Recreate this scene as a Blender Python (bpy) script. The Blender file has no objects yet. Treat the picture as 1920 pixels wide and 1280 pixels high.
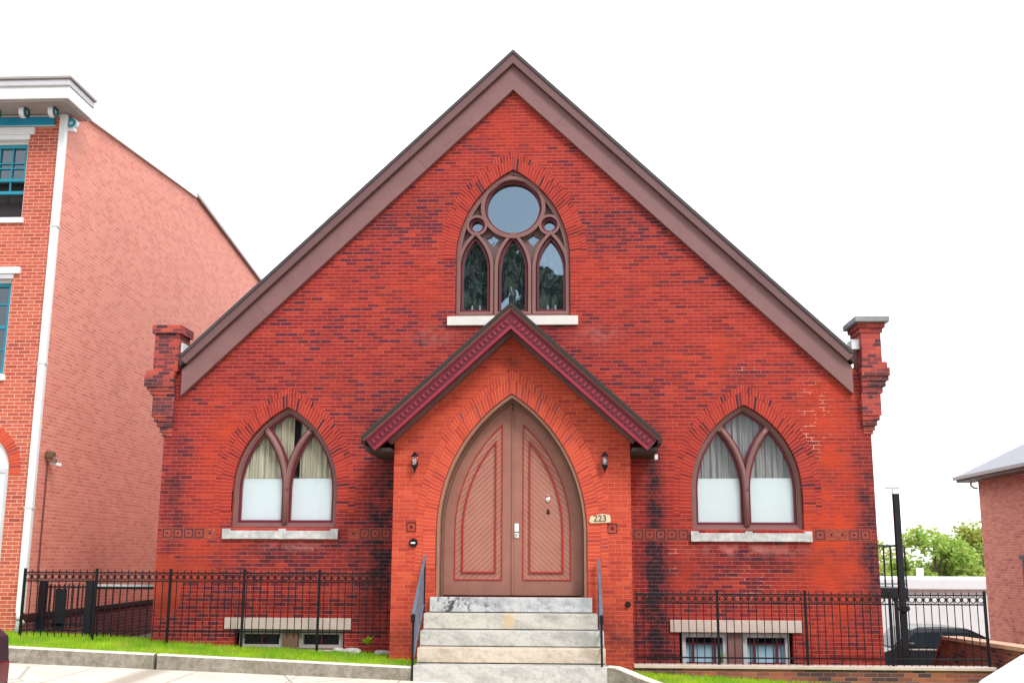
import bpy, bmesh, math, random
from mathutils import Vector, Matrix
from mathutils.geometry import tessellate_polygon
random.seed(11)
SC = bpy.context.scene
COL = SC.collection
PI = math.pi

# ------------------------------------------------------------------ camera
cam = bpy.data.objects.new('camera', bpy.data.cameras.new('camera'))
COL.objects.link(cam)
Rv = Vector((0.99876713, 0.0494777, 0.00402085)); Uv = Vector((0.00573623, -0.1954893, 0.98068906))
Fv = Vector((-0.04930828, 0.97945694, 0.19553211))
mw = Matrix((Rv, Uv, -Fv)).transposed().to_4x4()
mw.translation = Vector((0.935, -18.713, 1.76))
cam.matrix_world = mw
cam.data.sensor_width = 36.0
cam.data.lens = 36.0 * 2043.3 / 1920.0
cam.data.clip_end = 2000
SC.camera = cam

# ------------------------------------------------------------------ world, sun, exposure
SC.view_settings.view_transform = 'Standard'
SC.view_settings.look = 'None'
SC.view_settings.exposure = 0.5
SC.view_settings.gamma = 1.0
SUN_EL, SUN_AZ = math.radians(46), math.radians(148)   # azimuth clockwise from +Y
w = bpy.data.worlds.new('World'); SC.world = w; w.use_nodes = True
nt = w.node_tree; nt.nodes.clear()
def wn(t, **k):
    n = nt.nodes.new(t)
    for a, b in k.items(): setattr(n, a, b)
    return n
wo = wn('ShaderNodeOutputWorld'); bg = wn('ShaderNodeBackground'); bg.inputs['Strength'].default_value = 0.1
sky = wn('ShaderNodeTexSky'); sky.sky_type = 'NISHITA'; sky.sun_disc = False
sky.sun_elevation = SUN_EL; sky.sun_rotation = SUN_AZ; sky.air_density = 1.0; sky.dust_density = 1.5
tc = wn('ShaderNodeTexCoord'); sep = wn('ShaderNodeSeparateXYZ')
nz = wn('ShaderNodeTexNoise'); nz.inputs['Scale'].default_value = 1.6; nz.inputs['Detail'].default_value = 5
mr = wn('ShaderNodeMapRange'); mr.inputs['From Min'].default_value = -0.95; mr.inputs['From Max'].default_value = -0.2
mr.inputs['To Min'].default_value = 0.0; mr.inputs['To Max'].default_value = 1.0
ad = wn('ShaderNodeMath', operation='MULTIPLY_ADD'); ad.inputs[1].default_value = 0.45; ad.inputs[2].default_value = 0.0
ad2 = wn('ShaderNodeMath', operation='ADD', use_clamp=True)
mx = wn('ShaderNodeMix', data_type='RGBA')
nt.links.new(tc.outputs['Generated'], sep.inputs[0]); nt.links.new(tc.outputs['Generated'], nz.inputs['Vector'])
nt.links.new(sep.outputs['Y'], mr.inputs['Value']); nt.links.new(nz.outputs['Fac'], ad.inputs[0])
nt.links.new(mr.outputs[0], ad2.inputs[0]); nt.links.new(ad.outputs[0], ad2.inputs[1])
nt.links.new(ad2.outputs[0], mx.inputs['Factor']); nt.links.new(sky.outputs[0], mx.inputs['A'])
mx.inputs['B'].default_value = (12.6, 12.8, 13.0, 1)     # bright even cloud
nt.links.new(mx.outputs['Result'], bg.inputs['Color']); nt.links.new(bg.outputs[0], wo.inputs[0])

sun = bpy.data.objects.new('sun', bpy.data.lights.new('sun', 'SUN')); COL.objects.link(sun)
sun.data.energy = 1.5; sun.data.angle = math.radians(16); sun.data.color = (1, .965, .91)
sd = Vector((math.sin(SUN_AZ) * math.cos(SUN_EL), math.cos(SUN_AZ) * math.cos(SUN_EL), math.sin(SUN_EL)))
sun.rotation_euler = sd.to_track_quat('Z', 'Y').to_euler(); sun.location = sd * 60

# ------------------------------------------------------------------ mesh helpers
class MB:
    def __init__(s): s.v = []; s.f = []; s.uv = None
    def add(s, vs, fs):
        b = len(s.v); s.v += [tuple(p) for p in vs]; s.f += [tuple(b + i for i in f) for f in fs]; return s
    def box(s, x0, x1, y0, y1, z0, z1):
        x0, x1 = sorted((x0, x1)); y0, y1 = sorted((y0, y1)); z0, z1 = sorted((z0, z1))
        v = [(x0,y0,z0),(x1,y0,z0),(x1,y1,z0),(x0,y1,z0),(x0,y0,z1),(x1,y0,z1),(x1,y1,z1),(x0,y1,z1)]
        return s.add(v, [(0,3,2,1),(4,5,6,7),(0,1,5,4),(1,2,6,5),(2,3,7,6),(3,0,4,7)])
    def prism(s, loops, a0, a1, plane='XZ'):
        """loops: outer outline + holes in 2D, extruded between a0 and a1 along the third axis"""
        loops = [l for l in loops if len(l) > 2]
        flat = [p for l in loops for p in l]; n = len(flat)
        tr = tessellate_polygon([[Vector((p[0], p[1], 0)) for p in l] for l in loops])
        P = (lambda p, a: (p[0], a, p[1])) if plane == 'XZ' else ((lambda p, a: (a, p[0], p[1])) if plane == 'YZ' else (lambda p, a: (p[0], p[1], a)))
        vs = [P(p, a0) for p in flat] + [P(p, a1) for p in flat]
        fs = []
        for t in tr:
            fs.append(tuple(t)); fs.append(tuple(i + n for i in reversed(t)))
        k = 0
        for l in loops:
            m = len(l)
            for i in range(m):
                j = (i + 1) % m
                fs.append((k + i, k + j, k + j + n, k + i + n))
            k += m
        return s.add(vs, fs)
    def sheet(s, loop, y):
        tr = tessellate_polygon([[Vector((p[0], p[1], 0)) for p in loop]])
        return s.add([(p[0], y, p[1]) for p in loop], [tuple(t) for t in tr])
    def tube(s, pts, r, seg=8, cap=True, radii=None):
        pts = [Vector(p) for p in pts]; n = len(pts); rings = []
        up = None
        for i, p in enumerate(pts):
            t = (pts[min(i+1, n-1)] - pts[max(i-1, 0)]).normalized()
            if up is None:
                a = Vector((0,0,1)) if abs(t.z) < .9 else Vector((1,0,0)); up = t.cross(a).normalized()
            else:
                up = (up - t * up.dot(t)).normalized()
            q = t.cross(up); rr = radii[i] if radii else r
            rings.append([p + (up * math.cos(2*PI*k/seg) + q * math.sin(2*PI*k/seg)) * rr for k in range(seg)])
        vs = [v for g in rings for v in g]; fs = []
        for i in range(n - 1):
            for k in range(seg):
                k2 = (k + 1) % seg
                fs.append((i*seg+k, i*seg+k2, (i+1)*seg+k2, (i+1)*seg+k))
        if cap: fs.append(tuple(range(seg))); fs.append(tuple((n-1)*seg + k for k in reversed(range(seg))))
        return s.add(vs, fs)
    def bar(s, p, q, wx, wy):
        """square bar from p to q"""
        p, q = Vector(p), Vector(q); t = (q - p).normalized()
        a = Vector((1,0,0)) if abs(t.x) < .9 else Vector((0,1,0))
        b = t.cross(a).normalized(); a = b.cross(t).normalized()
        vs = [o + a*(sx*wx/2) + b*(sy*wy/2) for o in (p, q) for sx, sy in ((-1,-1),(1,-1),(1,1),(-1,1))]
        return s.add(vs, [(0,1,2,3),(7,6,5,4),(0,4,5,1),(1,5,6,2),(2,6,7,3),(3,7,4,0)])
    def lathe(s, cx, cy, prof, seg=16, axis='Z'):
        vs = []; fs = []
        for r, z in prof:
            for k in range(seg):
                c, d = math.cos(2*PI*k/seg)*r, math.sin(2*PI*k/seg)*r
                vs.append((cx + c, cy + d, z) if axis == 'Z' else (cx + c, z, cy + d))
        n = len(prof)
        for i in range(n-1):
            for k in range(seg):
                k2 = (k+1) % seg; fs.append((i*seg+k, i*seg+k2, (i+1)*seg+k2, (i+1)*seg+k))
        fs.append(tuple(range(seg))); fs.append(tuple((n-1)*seg+k for k in reversed(range(seg))))
        return s.add(vs, fs)
    def build(s, name, mat, parent=None, loc=None, bevel=0, smooth=False, fix=True):
        """vertices are given in world space; loc = world position of the parent's base"""
        me = bpy.data.meshes.new(name)
        me.from_pydata(s.v, [], s.f); me.validate()
        if fix:
            bm = bmesh.new(); bm.from_mesh(me); bmesh.ops.recalc_face_normals(bm, faces=bm.faces); bm.to_mesh(me); bm.free()
        if s.uv:
            ul = me.uv_layers.new(name='UVMap')
            for lp in me.loops: ul.data[lp.index].uv = s.uv[lp.vertex_index]
        if smooth:
            for p in me.polygons: p.use_smooth = True
        if mat: me.materials.append(mat)
        o = bpy.data.objects.new(name, me); COL.objects.link(o)
        base = loc
        if parent is not None:
            o.parent = parent
            if base is None: base = Vector(parent.get('_b', (0,0,0)))
            me.transform(Matrix.Translation(-Vector(base)))
            o['_b'] = tuple(base)
        elif loc is not None:
            me.transform(Matrix.Translation(-Vector(loc))); o.location = loc; o['_b'] = tuple(loc)
        if bevel:
            b = o.modifiers.new('bevel', 'BEVEL'); b.width = bevel; b.segments = 2; b.limit_method = 'ANGLE'; b.angle_limit = math.radians(40)
        return o
def thing(name, loc, label, cat, group=None):
    o = bpy.data.objects.new(name, None); COL.objects.link(o); o.location = loc; o.empty_display_size = .3
    o['_b'] = tuple(loc); return tag(o, label, cat, group)
def tag(o, label=None, cat=None, group=None, kind=None):
    if label: o['label'] = label
    if cat: o['category'] = cat
    if group: o['group'] = group
    if kind: o['kind'] = kind
    return o
def copyp(o, off, parent=None, name=None):
    c = o.copy(); COL.objects.link(c)
    if parent is not None: c.parent = parent
    c.location = Vector(o.location) + Vector(off); return c

# ------------------------------------------------------------------ materials
class G:
    """small node-graph helper"""
    def __init__(s, name):
        s.m = bpy.data.materials.new(name); s.m.use_nodes = True; s.t = s.m.node_tree
        s.p = s.t.nodes['Principled BSDF']; s.out = s.t.nodes['Material Output']
    def n(s, ty, **k):
        n = s.t.nodes.new(ty)
        for a, b in k.items(): setattr(n, a, b)
        return n
    def l(s, a, b): s.t.links.new(a, b)
    def put(s, inp, v):
        if v is None: return
        if isinstance(v, bpy.types.NodeSocket): s.l(v, inp)
        else: inp.default_value = v
    def m_(s, op, a, b=None, c=None, clamp=False):
        n = s.n('ShaderNodeMath', operation=op, use_clamp=clamp)
        s.put(n.inputs[0], a); s.put(n.inputs[1], b); s.put(n.inputs[2], c); return n.outputs[0]
    def mix(s, f, a, b, blend='MIX'):
        n = s.n('ShaderNodeMix', data_type='RGBA', blend_type=blend)
        s.put(n.inputs['Factor'], f)
        for k, v in (('A', a), ('B', b)):
            if isinstance(v, tuple): v = (*v, 1) if len(v) == 3 else v
            s.put(n.inputs[k], v)
        return n.outputs['Result']
    def noise(s, sc, det=4, vec=None, dim='3D', rough=.55):
        n = s.n('ShaderNodeTexNoise'); n.inputs['Scale'].default_value = sc; n.inputs['Detail'].default_value = det
        n.inputs['Roughness'].default_value = rough
        s.l(vec if vec is not None else s.pos(), n.inputs['Vector']); return n.outputs['Fac']
    def pos(s):
        if not hasattr(s, '_p'): s._p = s.n('ShaderNodeNewGeometry').outputs['Position']
        return s._p
    def xyz(s):
        if not hasattr(s, '_x'):
            q = s.n('ShaderNodeSeparateXYZ'); s.l(s.pos(), q.inputs[0]); s._x = q.outputs
        return s._x
    def comb(s, a, b, c=0.0):
        n = s.n('ShaderNodeCombineXYZ'); s.put(n.inputs[0], a); s.put(n.inputs[1], b); s.put(n.inputs[2], c); return n.outputs[0]
    def rng(s, v, a, b, c=0.0, d=1.0):
        n = s.n('ShaderNodeMapRange'); s.put(n.inputs[0], v)
        for i, q in enumerate((a, b, c, d)): n.inputs[i+1].default_value = q
        return n.outputs[0]
    def ramp(s, v, stops, interp='LINEAR'):
        n = s.n('ShaderNodeValToRGB'); s.put(n.inputs[0], v); r = n.color_ramp; r.interpolation = interp
        while len(r.elements) > 1: r.elements.remove(r.elements[-1])
        for i, (p, c) in enumerate(stops):
            e = r.elements[0] if i == 0 else r.elements.new(p)
            e.position = p; e.color = (*c, 1)
        return n.outputs[0]
    def fin(s, col=None, rough=.6, bump=None, bs=.3, bd=.01, metal=0, spec=None):
        if col is not None:
            if isinstance(col, tuple): col = (*col, 1)
            s.put(s.p.inputs['Base Color'], col)
        s.put(s.p.inputs['Roughness'], rough); s.p.inputs['Metallic'].default_value = metal
        if spec is not None: s.p.inputs['Specular IOR Level'].default_value = spec
        if bump is not None:
            b = s.n('ShaderNodeBump'); b.inputs['Strength'].default_value = bs; b.inputs['Distance'].default_value = bd
            s.l(bump, b.inputs['Height']); s.l(b.outputs[0], s.p.inputs['Normal'])
        return s.m
def blob(g, x, z, blobs):
    """sum of soft elliptical spots at (cx, cz, rx, rz, strength)"""
    tot = None
    for cx, cz, rx, rz, st in blobs:
        a = g.m_('MULTIPLY', g.m_('SUBTRACT', x, cx), 1/rx); b = g.m_('MULTIPLY', g.m_('SUBTRACT', z, cz), 1/rz)
        d = g.m_('ADD', g.m_('MULTIPLY', a, a), g.m_('MULTIPLY', b, b))
        e = g.m_('MULTIPLY', g.m_('POWER', 2.718, g.m_('MULTIPLY', d, -1.0)), st)
        tot = e if tot is None else g.m_('ADD', tot, e)
    return tot
def brick(name, stops, mortar, bw=.205, bh=.0645, j=.009, uv=False, dark=(.09,.022,.03), darkamt=.5, soot=None, warm=None,
          patch=None, bright=1.0, cracks=None, pink=None, bands=None, bumps=.6, vj=1.0, rough=.75, spec=.5, headers=False, grime=.35, soft=0.0):
    g = G(name)
    if uv:
        t = g.n('ShaderNodeUVMap'); q = g.n('ShaderNodeSeparateXYZ'); g.l(t.outputs[0], q.inputs[0]); u, v = q.outputs[0], q.outputs[1]
    else:
        x = g.xyz(); u = g.m_('ADD', x[0], x[1]); v = x[2]
    wob = g.noise(9, 3)
    u = g.m_('ADD', u, g.m_('MULTIPLY', g.m_('SUBTRACT', wob, .5), .012)); v = g.m_('ADD', v, g.m_('MULTIPLY', g.m_('SUBTRACT', wob, .5), .007))
    vr = g.m_('DIVIDE', v, bh); row = g.m_('FLOOR', vr); fv = g.m_('FRACT', vr)
    wr = g.n('ShaderNodeTexWhiteNoise', noise_dimensions='1D'); g.l(row, wr.inputs['W'])
    off = g.m_('ADD', g.m_('MULTIPLY', g.m_('FLOORED_MODULO', row, 2.0), .5), g.m_('MULTIPLY', wr.outputs['Value'], .14))
    if uv: off = 0.0
    bwr = bw
    uu = g.m_('ADD', g.m_('DIVIDE', u, bwr), off); colm = g.m_('FLOOR', uu); fu = g.m_('FRACT', uu)
    wn_ = g.n('ShaderNodeTexWhiteNoise', noise_dimensions='2D'); g.l(g.comb(colm, row), wn_.inputs['Vector'])
    r1 = wn_.outputs['Value']; sc = g.n('ShaderNodeSeparateColor'); g.l(wn_.outputs['Color'], sc.inputs[0]); r2 = sc.outputs[0]; r3 = sc.outputs[1]
    mv = g.rng(g.m_('ABSOLUTE', g.m_('SUBTRACT', fv, .5)), .5 - j/bh/2 - .03, .5 - j/bh/2 + .03)
    mu = g.rng(g.m_('ABSOLUTE', g.m_('SUBTRACT', fu, .5)), .5 - j/bw/2 - .012, .5 - j/bw/2 + .012)
    mor = g.m_('MAXIMUM', g.m_('MULTIPLY', mu, vj), mv, clamp=True)
    base = g.ramp(r1, stops)
    big = g.noise(.55, 5); med = g.noise(2.3, 4); fine = g.noise(60, 3)
    # fired-dark bricks gather in drifts
    thr = g.m_('MULTIPLY', g.rng(big, .42, .66), darkamt)
    if bands: thr = g.m_('ADD', thr, g.m_('MULTIPLY', g.m_('MULTIPLY', blob(g, g.xyz()[0], g.xyz()[2], bands), g.rng(med, .35, .6)), .62))
    isd = g.m_('MULTIPLY', g.m_('LESS_THAN', r2, thr), g.rng(r3, 0, 1, .45, 1))
    base = g.mix(isd, base, dark)
    base = g.mix(g.rng(med, .3, .75, 0, .35), base, g.mix(1.0, base, (1.25, 1.12, 1.1), 'MULTIPLY'))
    col = g.mix(g.m_('MULTIPLY', mor, 1 - soft), base, g.mix(g.rng(med, .3, .7), mortar, tuple(c*.78 for c in mortar)))
    x = g.xyz()
    if warm: col = g.mix(g.m_('MULTIPLY', blob(g, x[0], x[2], warm), g.rng(med, .3, .65), clamp=True), col, (.60, .062, .024))
    if patch: col = g.mix(g.m_('GREATER_THAN', g.m_('ADD', blob(g, x[0], x[2], patch), g.m_('MULTIPLY', g.m_('SUBTRACT', g.noise(6, 3), .5), .5)), .6), col, (.5, .062, .03))
    if pink: col = g.mix(g.m_('MULTIPLY', blob(g, x[0], x[2], pink), g.rng(g.noise(5, 4), .42, .55), clamp=True), col, (.60,.19,.16))
    if cracks:
        cn = g.rng(g.m_('ABSOLUTE', g.m_('SUBTRACT', g.noise(2.6, 2), .5)), .018, .045, 1, 0)
        col = g.mix(g.m_('MULTIPLY', g.m_('MULTIPLY', cn, g.rng(mor, .2, .6)), g.m_('MULTIPLY', blob(g, x[0], x[2], cracks), 1.5), clamp=True), col, (.80,.33,.27))
    col = g.mix(g.m_('MULTIPLY', g.rng(g.noise(1.1, 6, rough=.7), .5, .78), grime), col, (.06, .02, .03))
    if soot:
        rag = g.noise(3.5, 5, rough=.7)
        f = g.m_('MULTIPLY', blob(g, x[0], x[2], soot), g.rng(rag, .3, .62), clamp=True)
        col = g.mix(f, col, g.mix(mor, (.03, .013, .02), (.14, .075, .085)))
    col = g.mix(g.rng(fine, .35, .7, 0, .22), col, g.mix(1.0, col, (.6, .55, .6), 'MULTIPLY'))
    if bright != 1.0: col = g.mix(1.0, col, (bright, bright, bright), 'MULTIPLY')
    h = g.m_('ADD', g.m_('MULTIPLY', g.m_('SUBTRACT', 1.0, mor), 1.0), g.m_('ADD', g.m_('MULTIPLY', fine, .3), g.m_('MULTIPLY', r3, .25)))
    return g.fin(col, rough, h, bumps, .006, spec=spec)
def plain(name, col, rough=.55, var=.25, sc=4.0, metal=0, bs=.15, spec=None, fine=40):
    g = G(name); n1 = g.noise(sc, 5, rough=.65); n2 = g.noise(fine, 3)
    c = g.mix(g.rng(n1, .3, .7), tuple(v*(1-var) for v in col), tuple(min(1, v*(1+var*.6)) for v in col))
    c = g.mix(g.rng(n2, .3, .7, 0, .25), c, tuple(v*(1-var) for v in col))
    return g.fin(c, g.rng(n1, .3, .7, rough-.06, rough+.08), n2, bs, .004, metal, spec)
def glass(name, refl=.2, tint=(1,1,1), gc=(.93,.97,1,1)):
    g = G(name); tr = g.n('ShaderNodeBsdfTransparent'); gl = g.n('ShaderNodeBsdfGlossy'); mxn = g.n('ShaderNodeMixShader')
    tr.inputs[0].default_value = (*tint, 1); gl.inputs['Roughness'].default_value = .01; gl.inputs['Color'].default_value = gc
    fr = g.n('ShaderNodeFresnel'); fr.inputs[0].default_value = 1.5
    b = g.n('ShaderNodeBump'); b.inputs['Strength'].default_value = .04; b.inputs['Distance'].default_value = .02; g.l(g.noise(2.2, 2), b.inputs['Height'])
    g.l(b.outputs[0], gl.inputs['Normal'])
    g.l(g.m_('ADD', fr.outputs[0], refl, clamp=True), mxn.inputs[0]); g.l(tr.outputs[0], mxn.inputs[1]); g.l(gl.outputs[0], mxn.inputs[2])
    g.l(mxn.outputs[0], g.out.inputs['Surface']); return g.m

RED = [(0,(.20,.016,.016)),(.25,(.31,.024,.020)),(.5,(.40,.035,.025)),(.75,(.27,.022,.020)),(1,(.48,.052,.029))]
M = {}
M['brick'] = brick('church_brick', RED, (.58,.150,.130), darkamt=.25, dark=(.12,.022,.035), j=.012, spec=.2, vj=.6, bands=[(-2.0,7.5,1.6,.42,1.2),(1.9,7.45,1.3,.45,1.1),(-.9,9.1,.5,.2,.7),(.9,9.0,.6,.25,.7),(-3.6,6.0,1.5,.5,.6),(-3.9,1.6,1.6,.5,.8),(4.0,1.6,1.3,.3,.9),(-2.6,4.6,1.0,.7,.6),(2.6,4.9,1.0,.4,.5),(-4.4,.8,1.6,.4,.5)], cracks=[(5.15,4.2,.22,.45,1.3),(5.0,3.6,.15,.3,1.0),(2.7,1.75,.25,.2,1.1),(3.9,1.35,.35,.25,.8),(4.0,4.95,.2,.1,.8),(-3.6,1.93,.5,.05,.8),(-3.0,5.45,1.6,.02,.5)], pink=[(4.0,1.92,.75,.09,1.1),(-3.7,1.95,.45,.07,.9),(1.5,5.6,.35,.14,.5),(-1.4,5.6,.35,.14,.5)],
    soot=[(-2.05,2.7,.42,1.1,1.3),(-2.3,1.5,.5,.9,.95),(2.42,2.4,.16,1.5,1.5),(2.35,1.35,.35,.8,.9),(-5.85,2.7,.22,1.2,.95),(5.95,2.8,.22,1.3,.8),
          (6.0,1.6,.2,.8,.9),(-3.9,1.85,1.0,.28,.75),(4.1,1.75,1.1,.28,.75),(-5.9,.5,.4,.5,.5),(-1.2,4.0,1.1,.3,.5),(0,5.55,1.6,.35,.45),(3.9,4.75,.3,.2,.4),(-1.6,8.0,.9,.35,.35),(1.7,7.5,.8,.4,.35),
          (-2.2,4.1,.6,.4,.5),(-3.9,4.9,2.0,.3,.3),(2.3,.5,.4,.5,.8)],
    warm=[(-5.1,3.7,.35,.8,.9),(5.4,2.9,.5,1.2,1.2),(5.3,1.7,.6,.7,1.1),(3.6,5.2,1.6,.5,.55),(1.4,6.6,1.2,.5,.5),(-1.6,6.4,1.0,.4,.45),(2.9,3.2,.4,.7,.6),(-5.2,1.9,.6,.3,.8),(-3.0,4.9,.4,.4,.5),(5.2,4.4,.8,.5,.6),(0,9.4,.9,.5,.5),(-4.9,2.6,.4,.5,.5),(2.9,1.6,.3,.4,.6),(5.4,.9,.5,.4,.4)],
    patch=[(-5.95,1.45,.3,.4,1.5),(-5.3,1.5,.36,.16,1.4),(-5.85,1.0,.22,.3,1.1),(-3.5,1.92,.35,.06,.8)])
M['porch_brick'] = brick('porch_brick', [(0,(.44,.050,.028)),(.4,(.58,.076,.038)),(.8,(.50,.066,.034)),(1,(.66,.102,.048))], (.86,.235,.165), j=.008, spec=.2, darkamt=.12,
    dark=(.4,.05,.04), grime=.22, soot=[(-1.6,.55,.5,.22,.7),(1.65,.5,.5,.5,.75),(0.05,4.95,.12,.08,.8),(-.5,5.2,.7,.25,.15)], soft=.25)
M['ring'] = brick('arch_brick', [(0,(.18,.02,.018)),(.3,(.30,.024,.018)),(.6,(.40,.034,.022)),(1,(.46,.046,.026))], (.60,.14,.115), bw=.060, bh=10., j=.012, spec=.2, uv=True, darkamt=.4, grime=.25)
M['ring_porch'] = brick('porch_arch_brick', [(0,(.44,.048,.028)),(.5,(.57,.072,.036)),(1,(.65,.094,.042))], (.86,.25,.18), bw=.060, bh=10., j=.011, spec=.2, uv=True, darkamt=.2, dark=(.35,.07,.06), grime=.1, soft=.2)
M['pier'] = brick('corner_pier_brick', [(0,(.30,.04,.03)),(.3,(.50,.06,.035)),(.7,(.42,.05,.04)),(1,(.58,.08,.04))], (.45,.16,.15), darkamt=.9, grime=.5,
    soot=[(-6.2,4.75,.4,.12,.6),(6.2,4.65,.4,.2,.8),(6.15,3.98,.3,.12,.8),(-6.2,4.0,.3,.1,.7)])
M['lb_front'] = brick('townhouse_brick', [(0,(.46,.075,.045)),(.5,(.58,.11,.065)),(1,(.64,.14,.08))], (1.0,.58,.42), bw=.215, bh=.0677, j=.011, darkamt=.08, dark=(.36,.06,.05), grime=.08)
M['lb_side'] = brick('townhouse_side_brick_glare', [(0,(.70,.20,.145)),(.5,(.80,.26,.185)),(1,(.84,.30,.215))], (.97,.55,.46), bw=.215, bh=.0677, j=.011, darkamt=.0, dark=(.5,.14,.13), grime=.10, rough=.6, spec=.35, bumps=.3)  # front brick lightened: glare and sky sheen on this wall put into its colour
M['lb_base'] = brick('townhouse_base_brick', [(0,(.11,.025,.03)),(.5,(.17,.035,.04)),(1,(.2,.045,.04))], (.34,.17,.17), bw=.215, bh=.0677, j=.010, darkamt=.2, dark=(.05,.015,.025), grime=.3)
M['rb_brick'] = brick('distant_brick', [(0,(.60,.17,.13)),(.5,(.76,.25,.18)),(1,(.82,.32,.22))], (.95,.5,.40), bw=.215, bh=.0677, j=.010, darkamt=.08, dark=(.5,.13,.11), grime=.1)
M['low_brick'] = brick('garden_wall_brick', [(0,(.10,.04,.04)),(.3,(.30,.08,.05)),(.7,(.24,.07,.05)),(1,(.42,.12,.06))], (.34,.22,.17), darkamt=.6, dark=(.06,.03,.04), grime=.5)
def trim(name, col, var=.14): return plain(name, col, .5, var, 2.5, bs=.2, fine=90)
M['brown'] = trim('brown_paint', (.25,.118,.115)); M['brown_d'] = trim('dark_brown_paint', (.17,.10,.095)); M['umber'] = trim('umber_paint', (.19,.10,.07))
M['brown_m'] = trim('mid_brown_paint', (.17,.082,.080)); M['mauve'] = trim('mauve_brown_paint', (.25,.115,.105)); M['maroon'] = trim('maroon_paint', (.15,.010,.026)); M['crimson'] = trim('crimson_paint', (.32,.018,.042))
M['slate'] = plain('roof_edge', (.07,.055,.065), .6, .25, 6)
M['stone_w'] = plain('white_stone', (.80,.77,.72), .7, .12, 5)
M['cream'] = plain('lintel_stone', (.66,.52,.47), .75, .14, 6)
M['white'] = plain('white_paint', (.88,.88,.90), .45, .05, 3)
M['capgrey'] = plain('cap_slate', (.30,.31,.33), .6, .25, 9); M['grey_trim'] = plain('taupe_paint', (.44,.39,.39), .5, .08, 3)
M['grey_white'] = plain('grey_white_gutter', (.66,.65,.68), .4, .12, 3)
M['blue'] = plain('bright_blue_paint', (.01,.36,.62), .45, .12, 3)
M['teal'] = plain('teal_paint', (.015,.30,.42), .4, .12, 3)
M['teal_d'] = plain('dark_teal_paint', (.01,.13,.17), .4, .2, 3)
M['iron'] = plain('black_iron', (.006,.006,.009), .5, .3, 8, spec=.3)
M['post'] = plain('black_steel', (.008,.009,.016), .45, .3, 5, spec=.4)
M['rail'] = plain('blue_grey_steel', (.14,.19,.26), .4, .25, 6, metal=.3)
M['dark'] = plain('dark_interior', (.035,.03,.035), .8, .3, 2)
M['roofgrey'] = plain('grey_shingle', (.36,.37,.42), .8, .2, 7, bs=.5)
M['roofdark'] = plain('dark_shingle', (.045,.036,.036), .85, .3, 9, bs=.5)
M['asphalt'] = plain('asphalt', (.06,.06,.062), .9, .25, 3, bs=.5)
M['earth'] = plain('earth', (.16,.13,.09), .95, .3, 2, bs=.5)
M['shade'] = plain('window_shade_fabric', (.66,.76,.80), .8, .03, 2)
M['paleteal'] = plain('pale_shade', (.62,.85,.90), .8, .08, 2)
M['pvc'] = plain('grey_plastic', (.55,.58,.6), .4, .15, 5)
M['glass'] = glass('window_glass', .0); M['glass_up'] = glass('tracery_glass', .34, (.9,.95,.95), (.72,.90,.98,1)); M['glass_tea'] = glass('sash_glass', .12, (.6,.65,.65))
M['glass_dk'] = glass('cellar_glass', -.035, (.8,.85,.9))
M['chrome'] = plain('bright_metal', (.85,.83,.8), .25, .08, 4, metal=.7)
M['tyre'] = plain('tyre_rubber', (.02,.02,.02), .8, .2, 5)
M['carglass'] = plain('car_glass', (.012,.022,.03), .12, .2, 2, bs=0, spec=.15)
# sidewalk concrete and curb stone
def concrete(name, col, dark, amt=.6, sc=2.0, joints=None):
    g = G(name); n1 = g.noise(sc, 6, rough=.7); n2 = g.noise(38, 4); n3 = g.noise(9, 5, rough=.75)
    c = g.mix(g.rng(n1, .42, .75, 0, amt), col, dark); c = g.mix(g.rng(n3, .45, .7, 0, amt*.7), c, dark); c = g.mix(g.rng(n2, .4, .7, 0, .35), c, tuple(v*.7 for v in col))
    if joints:
        ck = g.n('ShaderNodeTexVoronoi', feature='DISTANCE_TO_EDGE'); ck.inputs['Scale'].default_value = .45; g.l(g.pos(), ck.inputs['Vector']); c = g.mix(g.rng(ck.outputs[0], .004, .012, .7, 0), c, (.3,.27,.22))
        x = g.xyz(); fr = g.m_('ABSOLUTE', g.m_('SUBTRACT', g.m_('FRACT', g.m_('DIVIDE', x[0], joints)), .5))
        c = g.mix(g.m_('GREATER_THAN', fr, .495), c, (.2,.18,.15))
    return g.fin(c, .85, g.m_('ADD', n2, n3), .5, .008)
M['walk'] = concrete('pavement_concrete', (.78,.71,.62), (.46,.40,.33), .5, 1.2, 1.5)
M['kerb'] = concrete('kerb_concrete', (.50,.45,.36), (.20,.17,.13), .8, 3.0)
def kerbmat():
    g = G('kerb_concrete_pale_top'); x = g.xyz(); n3 = g.noise(7, 6, rough=.75); n2 = g.noise(45, 3); n1 = g.noise(1.5, 4)
    c = g.mix(g.rng(n3, .38, .68), (.38,.34,.275), (.17,.145,.11)); c = g.mix(g.rng(n1, .45, .7, 0, .5), c, (.16,.16,.09))
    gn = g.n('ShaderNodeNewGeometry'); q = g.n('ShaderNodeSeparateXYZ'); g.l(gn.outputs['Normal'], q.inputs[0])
    c = g.mix(g.m_('GREATER_THAN', q.outputs[2], .3), c, g.mix(g.rng(n3, .4, .7), (.86,.82,.72), (.62,.57,.48)))   # upward faces take a paler mix than the sides
    c = g.mix(g.rng(n2, .4, .7, 0, .4), c, g.mix(1.0, c, (.6,.6,.6), 'MULTIPLY'))
    return g.fin(c, .85, g.m_('ADD', n2, n3), .5, .008)
M['kerb'] = kerbmat()
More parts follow.
